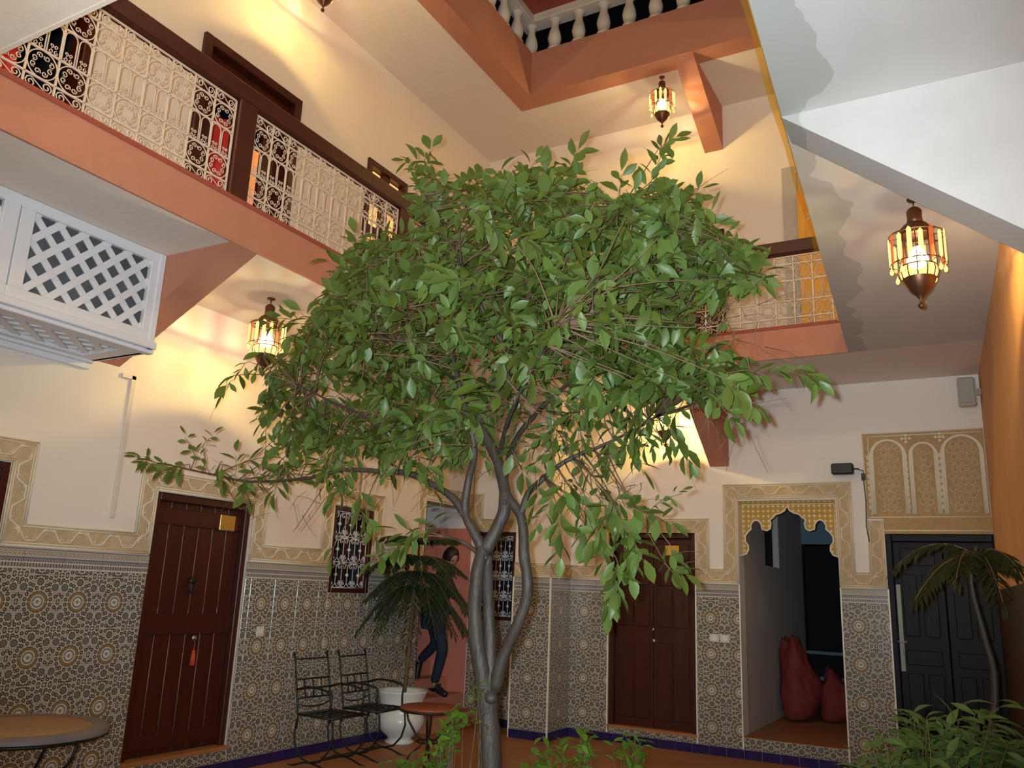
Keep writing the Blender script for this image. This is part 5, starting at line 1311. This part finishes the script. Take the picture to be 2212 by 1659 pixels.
for lv, (py, n_, ln, dr_) in enumerate(((1172, 11, .42, .35), (1205, 13, .55, .6), (1235, 14, .62, .8), (1262, 12, .58, .95))):
    for k in range(n_):
        a = 2*PI*k/n_+lv*.5; b = at(903-lv*2, py, 7.3); d = Vector((math.cos(a), math.sin(a)*.8, .42-.12*lv)).normalized()
        l_ = ln*fr2.uniform(.8, 1.15)
        if d.x < -.3: l_ = min(l_, (b.x-XL-.05)/abs(d.x))
        frond(b, d, l_, dr_, 24, .125, st_, fs_, rnd_=fr2)
part('frond_stems', st_, 'bark_thin', fp)
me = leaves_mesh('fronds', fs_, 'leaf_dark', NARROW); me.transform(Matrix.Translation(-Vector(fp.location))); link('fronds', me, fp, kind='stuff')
# ------------------------------------------------------------------ plants at the right: palm and bush in pots
def simple_pot(loc, r, h, lab, m='terra'):
    t = thing('plant_pot', loc, lab, 'pot')
    part('pot_body', MB().lathe((0, 0, 0), [(0, 0), (r*.7, 0), (r*.95, h*.9), (r*1.05, h*.9), (r*1.05, h), (r*.92, h), (r*.88, h*.9)], 24), m, t, world=False)
    part('soil', MB().lathe((0, 0, h*.9), [(0, .01), (r*.9, 0)], 16), 'soil', t, world=False); return t
simple_pot((-.13, 5.3, 0), .20, .36, 'terracotta pot below the dark palm by the right wall')
pp = thing('palm', (-.13, 5.3, .32), 'dim palm with arching stems before the black double door', 'palm')
stm = [Vector((-.13, 5.3, .30)), at(2150, 1500, 5.3), at(2128, 1380, 5.3), at(2098, 1260, 5.3), at(2110, 1180, 5.3)]
P_, R_ = smooth_path(stm, [.026, .02, .016, .013, .008]); part('stem', MB().tube(P_, R_, 7), 'bark', pp)
fs_, st_ = [], MB()
for k in range(10):
    a = 2*PI*k/10; b = at(2108, 1195+4*(k % 4), 5.3); d = Vector((math.cos(a)*.75, math.sin(a), .55 if k % 2 else .15)).normalized(); l_ = .5*fr2.uniform(.8, 1.1)
    if d.x > .15: l_ = min(l_, (XR(5.3)-b.x-.12)/d.x)
    frond(b, d, l_, .75, 15, .13, st_, fs_, rnd_=fr2)
part('frond_stems', st_, 'bark_thin', pp)
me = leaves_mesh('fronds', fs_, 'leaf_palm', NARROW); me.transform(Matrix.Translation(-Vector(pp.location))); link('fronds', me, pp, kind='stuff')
def bush(loc, spots, m, lab, lsz, nsh, seed, cat='bush', stemr=.006, geo=None, spread=.12, top=True):
    rr = random.Random(seed); t = thing(cat.replace(' ', '_'), loc, lab, cat); ls = []; sm = MB(); b0 = Vector(loc)+Vector((0, 0, -.03))
    for c, rad, n_ in spots:
        for _ in range(n_):
            q = Vector(c)+Vector((rr.gauss(0, rad), rr.gauss(0, rad), rr.gauss(0, rad*.8)))
            sm.tube([b0, b0.lerp(q, .5)+Vector((rr.uniform(-.03, .03), rr.uniform(-.03, .03), .04)), q], [stemr, stemr*.6, stemr*.25], 4)
            d = (q-b0).normalized(); d = (d+Vector((rr.gauss(0, .4), rr.gauss(0, .4), 0))).normalized()
            for i in range(nsh):
                g_ = i*2.4; o1 = d.orthogonal().normalized(); o2 = d.cross(o1)
                dv = (d*.5+(o1*math.cos(g_)+o2*math.sin(g_))*.9+Vector((0, 0, rr.uniform(-.5, .2)))).normalized()
                ls.append((q-d*.10*(i/nsh), frame(dv, rr.gauss(0, .4)), lsz*rr.uniform(.7, 1.2), rr.randint(0, 3)))
    part('stems', sm, 'twig', t)
    me = leaves_mesh('foliage', ls, m, geo); me.transform(Matrix.Translation(-Vector(loc))); link('foliage', me, t, kind='stuff'); return t
bl_ = Vector((-.27, 3.55, 0)); simple_pot(tuple(bl_), .22, .42, 'large pot below the bushy plant at lower right')
bush(tuple(bl_+Vector((0, 0, .38))), [((-.14, 3.6, 1.12), .09, 30), ((-.27, 3.55, 1.00), .10, 34), ((-.34, 3.5, .88), .08, 24), ((-.06, 3.5, .92), .10, 34), ((.02, 3.6, 1.05), .05, 12), ((-.25, 3.5, .8), .12, 30)], 'leaf_bush', 'bushy bright green plant at the lower right corner', .095, 7, 3, 'bush', geo=[leaf_geo(1, .30, .3, .35)])
# planter round the tree with low plants
pl_ = thing('tree_planter', tuple(T0), 'low round terracotta planter at the foot of the citrus tree', 'planter')
part('planter_wall', MB().lathe((0, 0, 0), [(.62, 0), (.62, .40), (.60, .42), (.54, .42), (.52, .40), (.52, .30)], 40), 'terra', pl_, world=False)
part('soil', MB().lathe((0, 0, .30), [(0, .03), (.3, .02), (.53, 0)], 24), 'soil', pl_, world=False)
def vine(px, Y, lab, m='leaf_vine', n=16, lsz=.055, seed=1, rad=.035):
    pts = [at(x, y, Y) for x, y in px]; b = Vector((pts[0].x, Y, .31)); spots = [(p, rad, n) for p in pts]
    return bush(tuple(b), spots, m, lab, lsz, 5, seed, 'vine', .003)
vine([(985, 1545), (968, 1580), (955, 1620), (950, 1655)], 3.45, 'bright green climbing stem left of the trunk, before the round table', n=7, seed=2, rad=.02)
vine([(880, 1655), (900, 1640)], 3.4, 'low green plant at the bottom edge below the round table', n=9, seed=3)
vine([(1035, 1480), (1030, 1540)], 3.52, 'pale climbing shoot clinging to the left side of the trunk', n=3, lsz=.04, seed=4, rad=.012)
vine([(1180, 1620), (1160, 1650)], 3.6, 'low green plant just right of the tree trunk', n=7, seed=5)
vine([(1270, 1590), (1265, 1640)], 3.7, 'small green shrub in front of the navy plinth left of double door', n=6, seed=6, rad=.03)
vine([(1350, 1600), (1380, 1640)], 3.7, 'small green shrub in front of the double door', n=7, seed=7, rad=.04)
vine([(1240, 1655)], 3.3, 'dark low foliage on the bottom edge right of the trunk', n=12, seed=8, rad=.05)
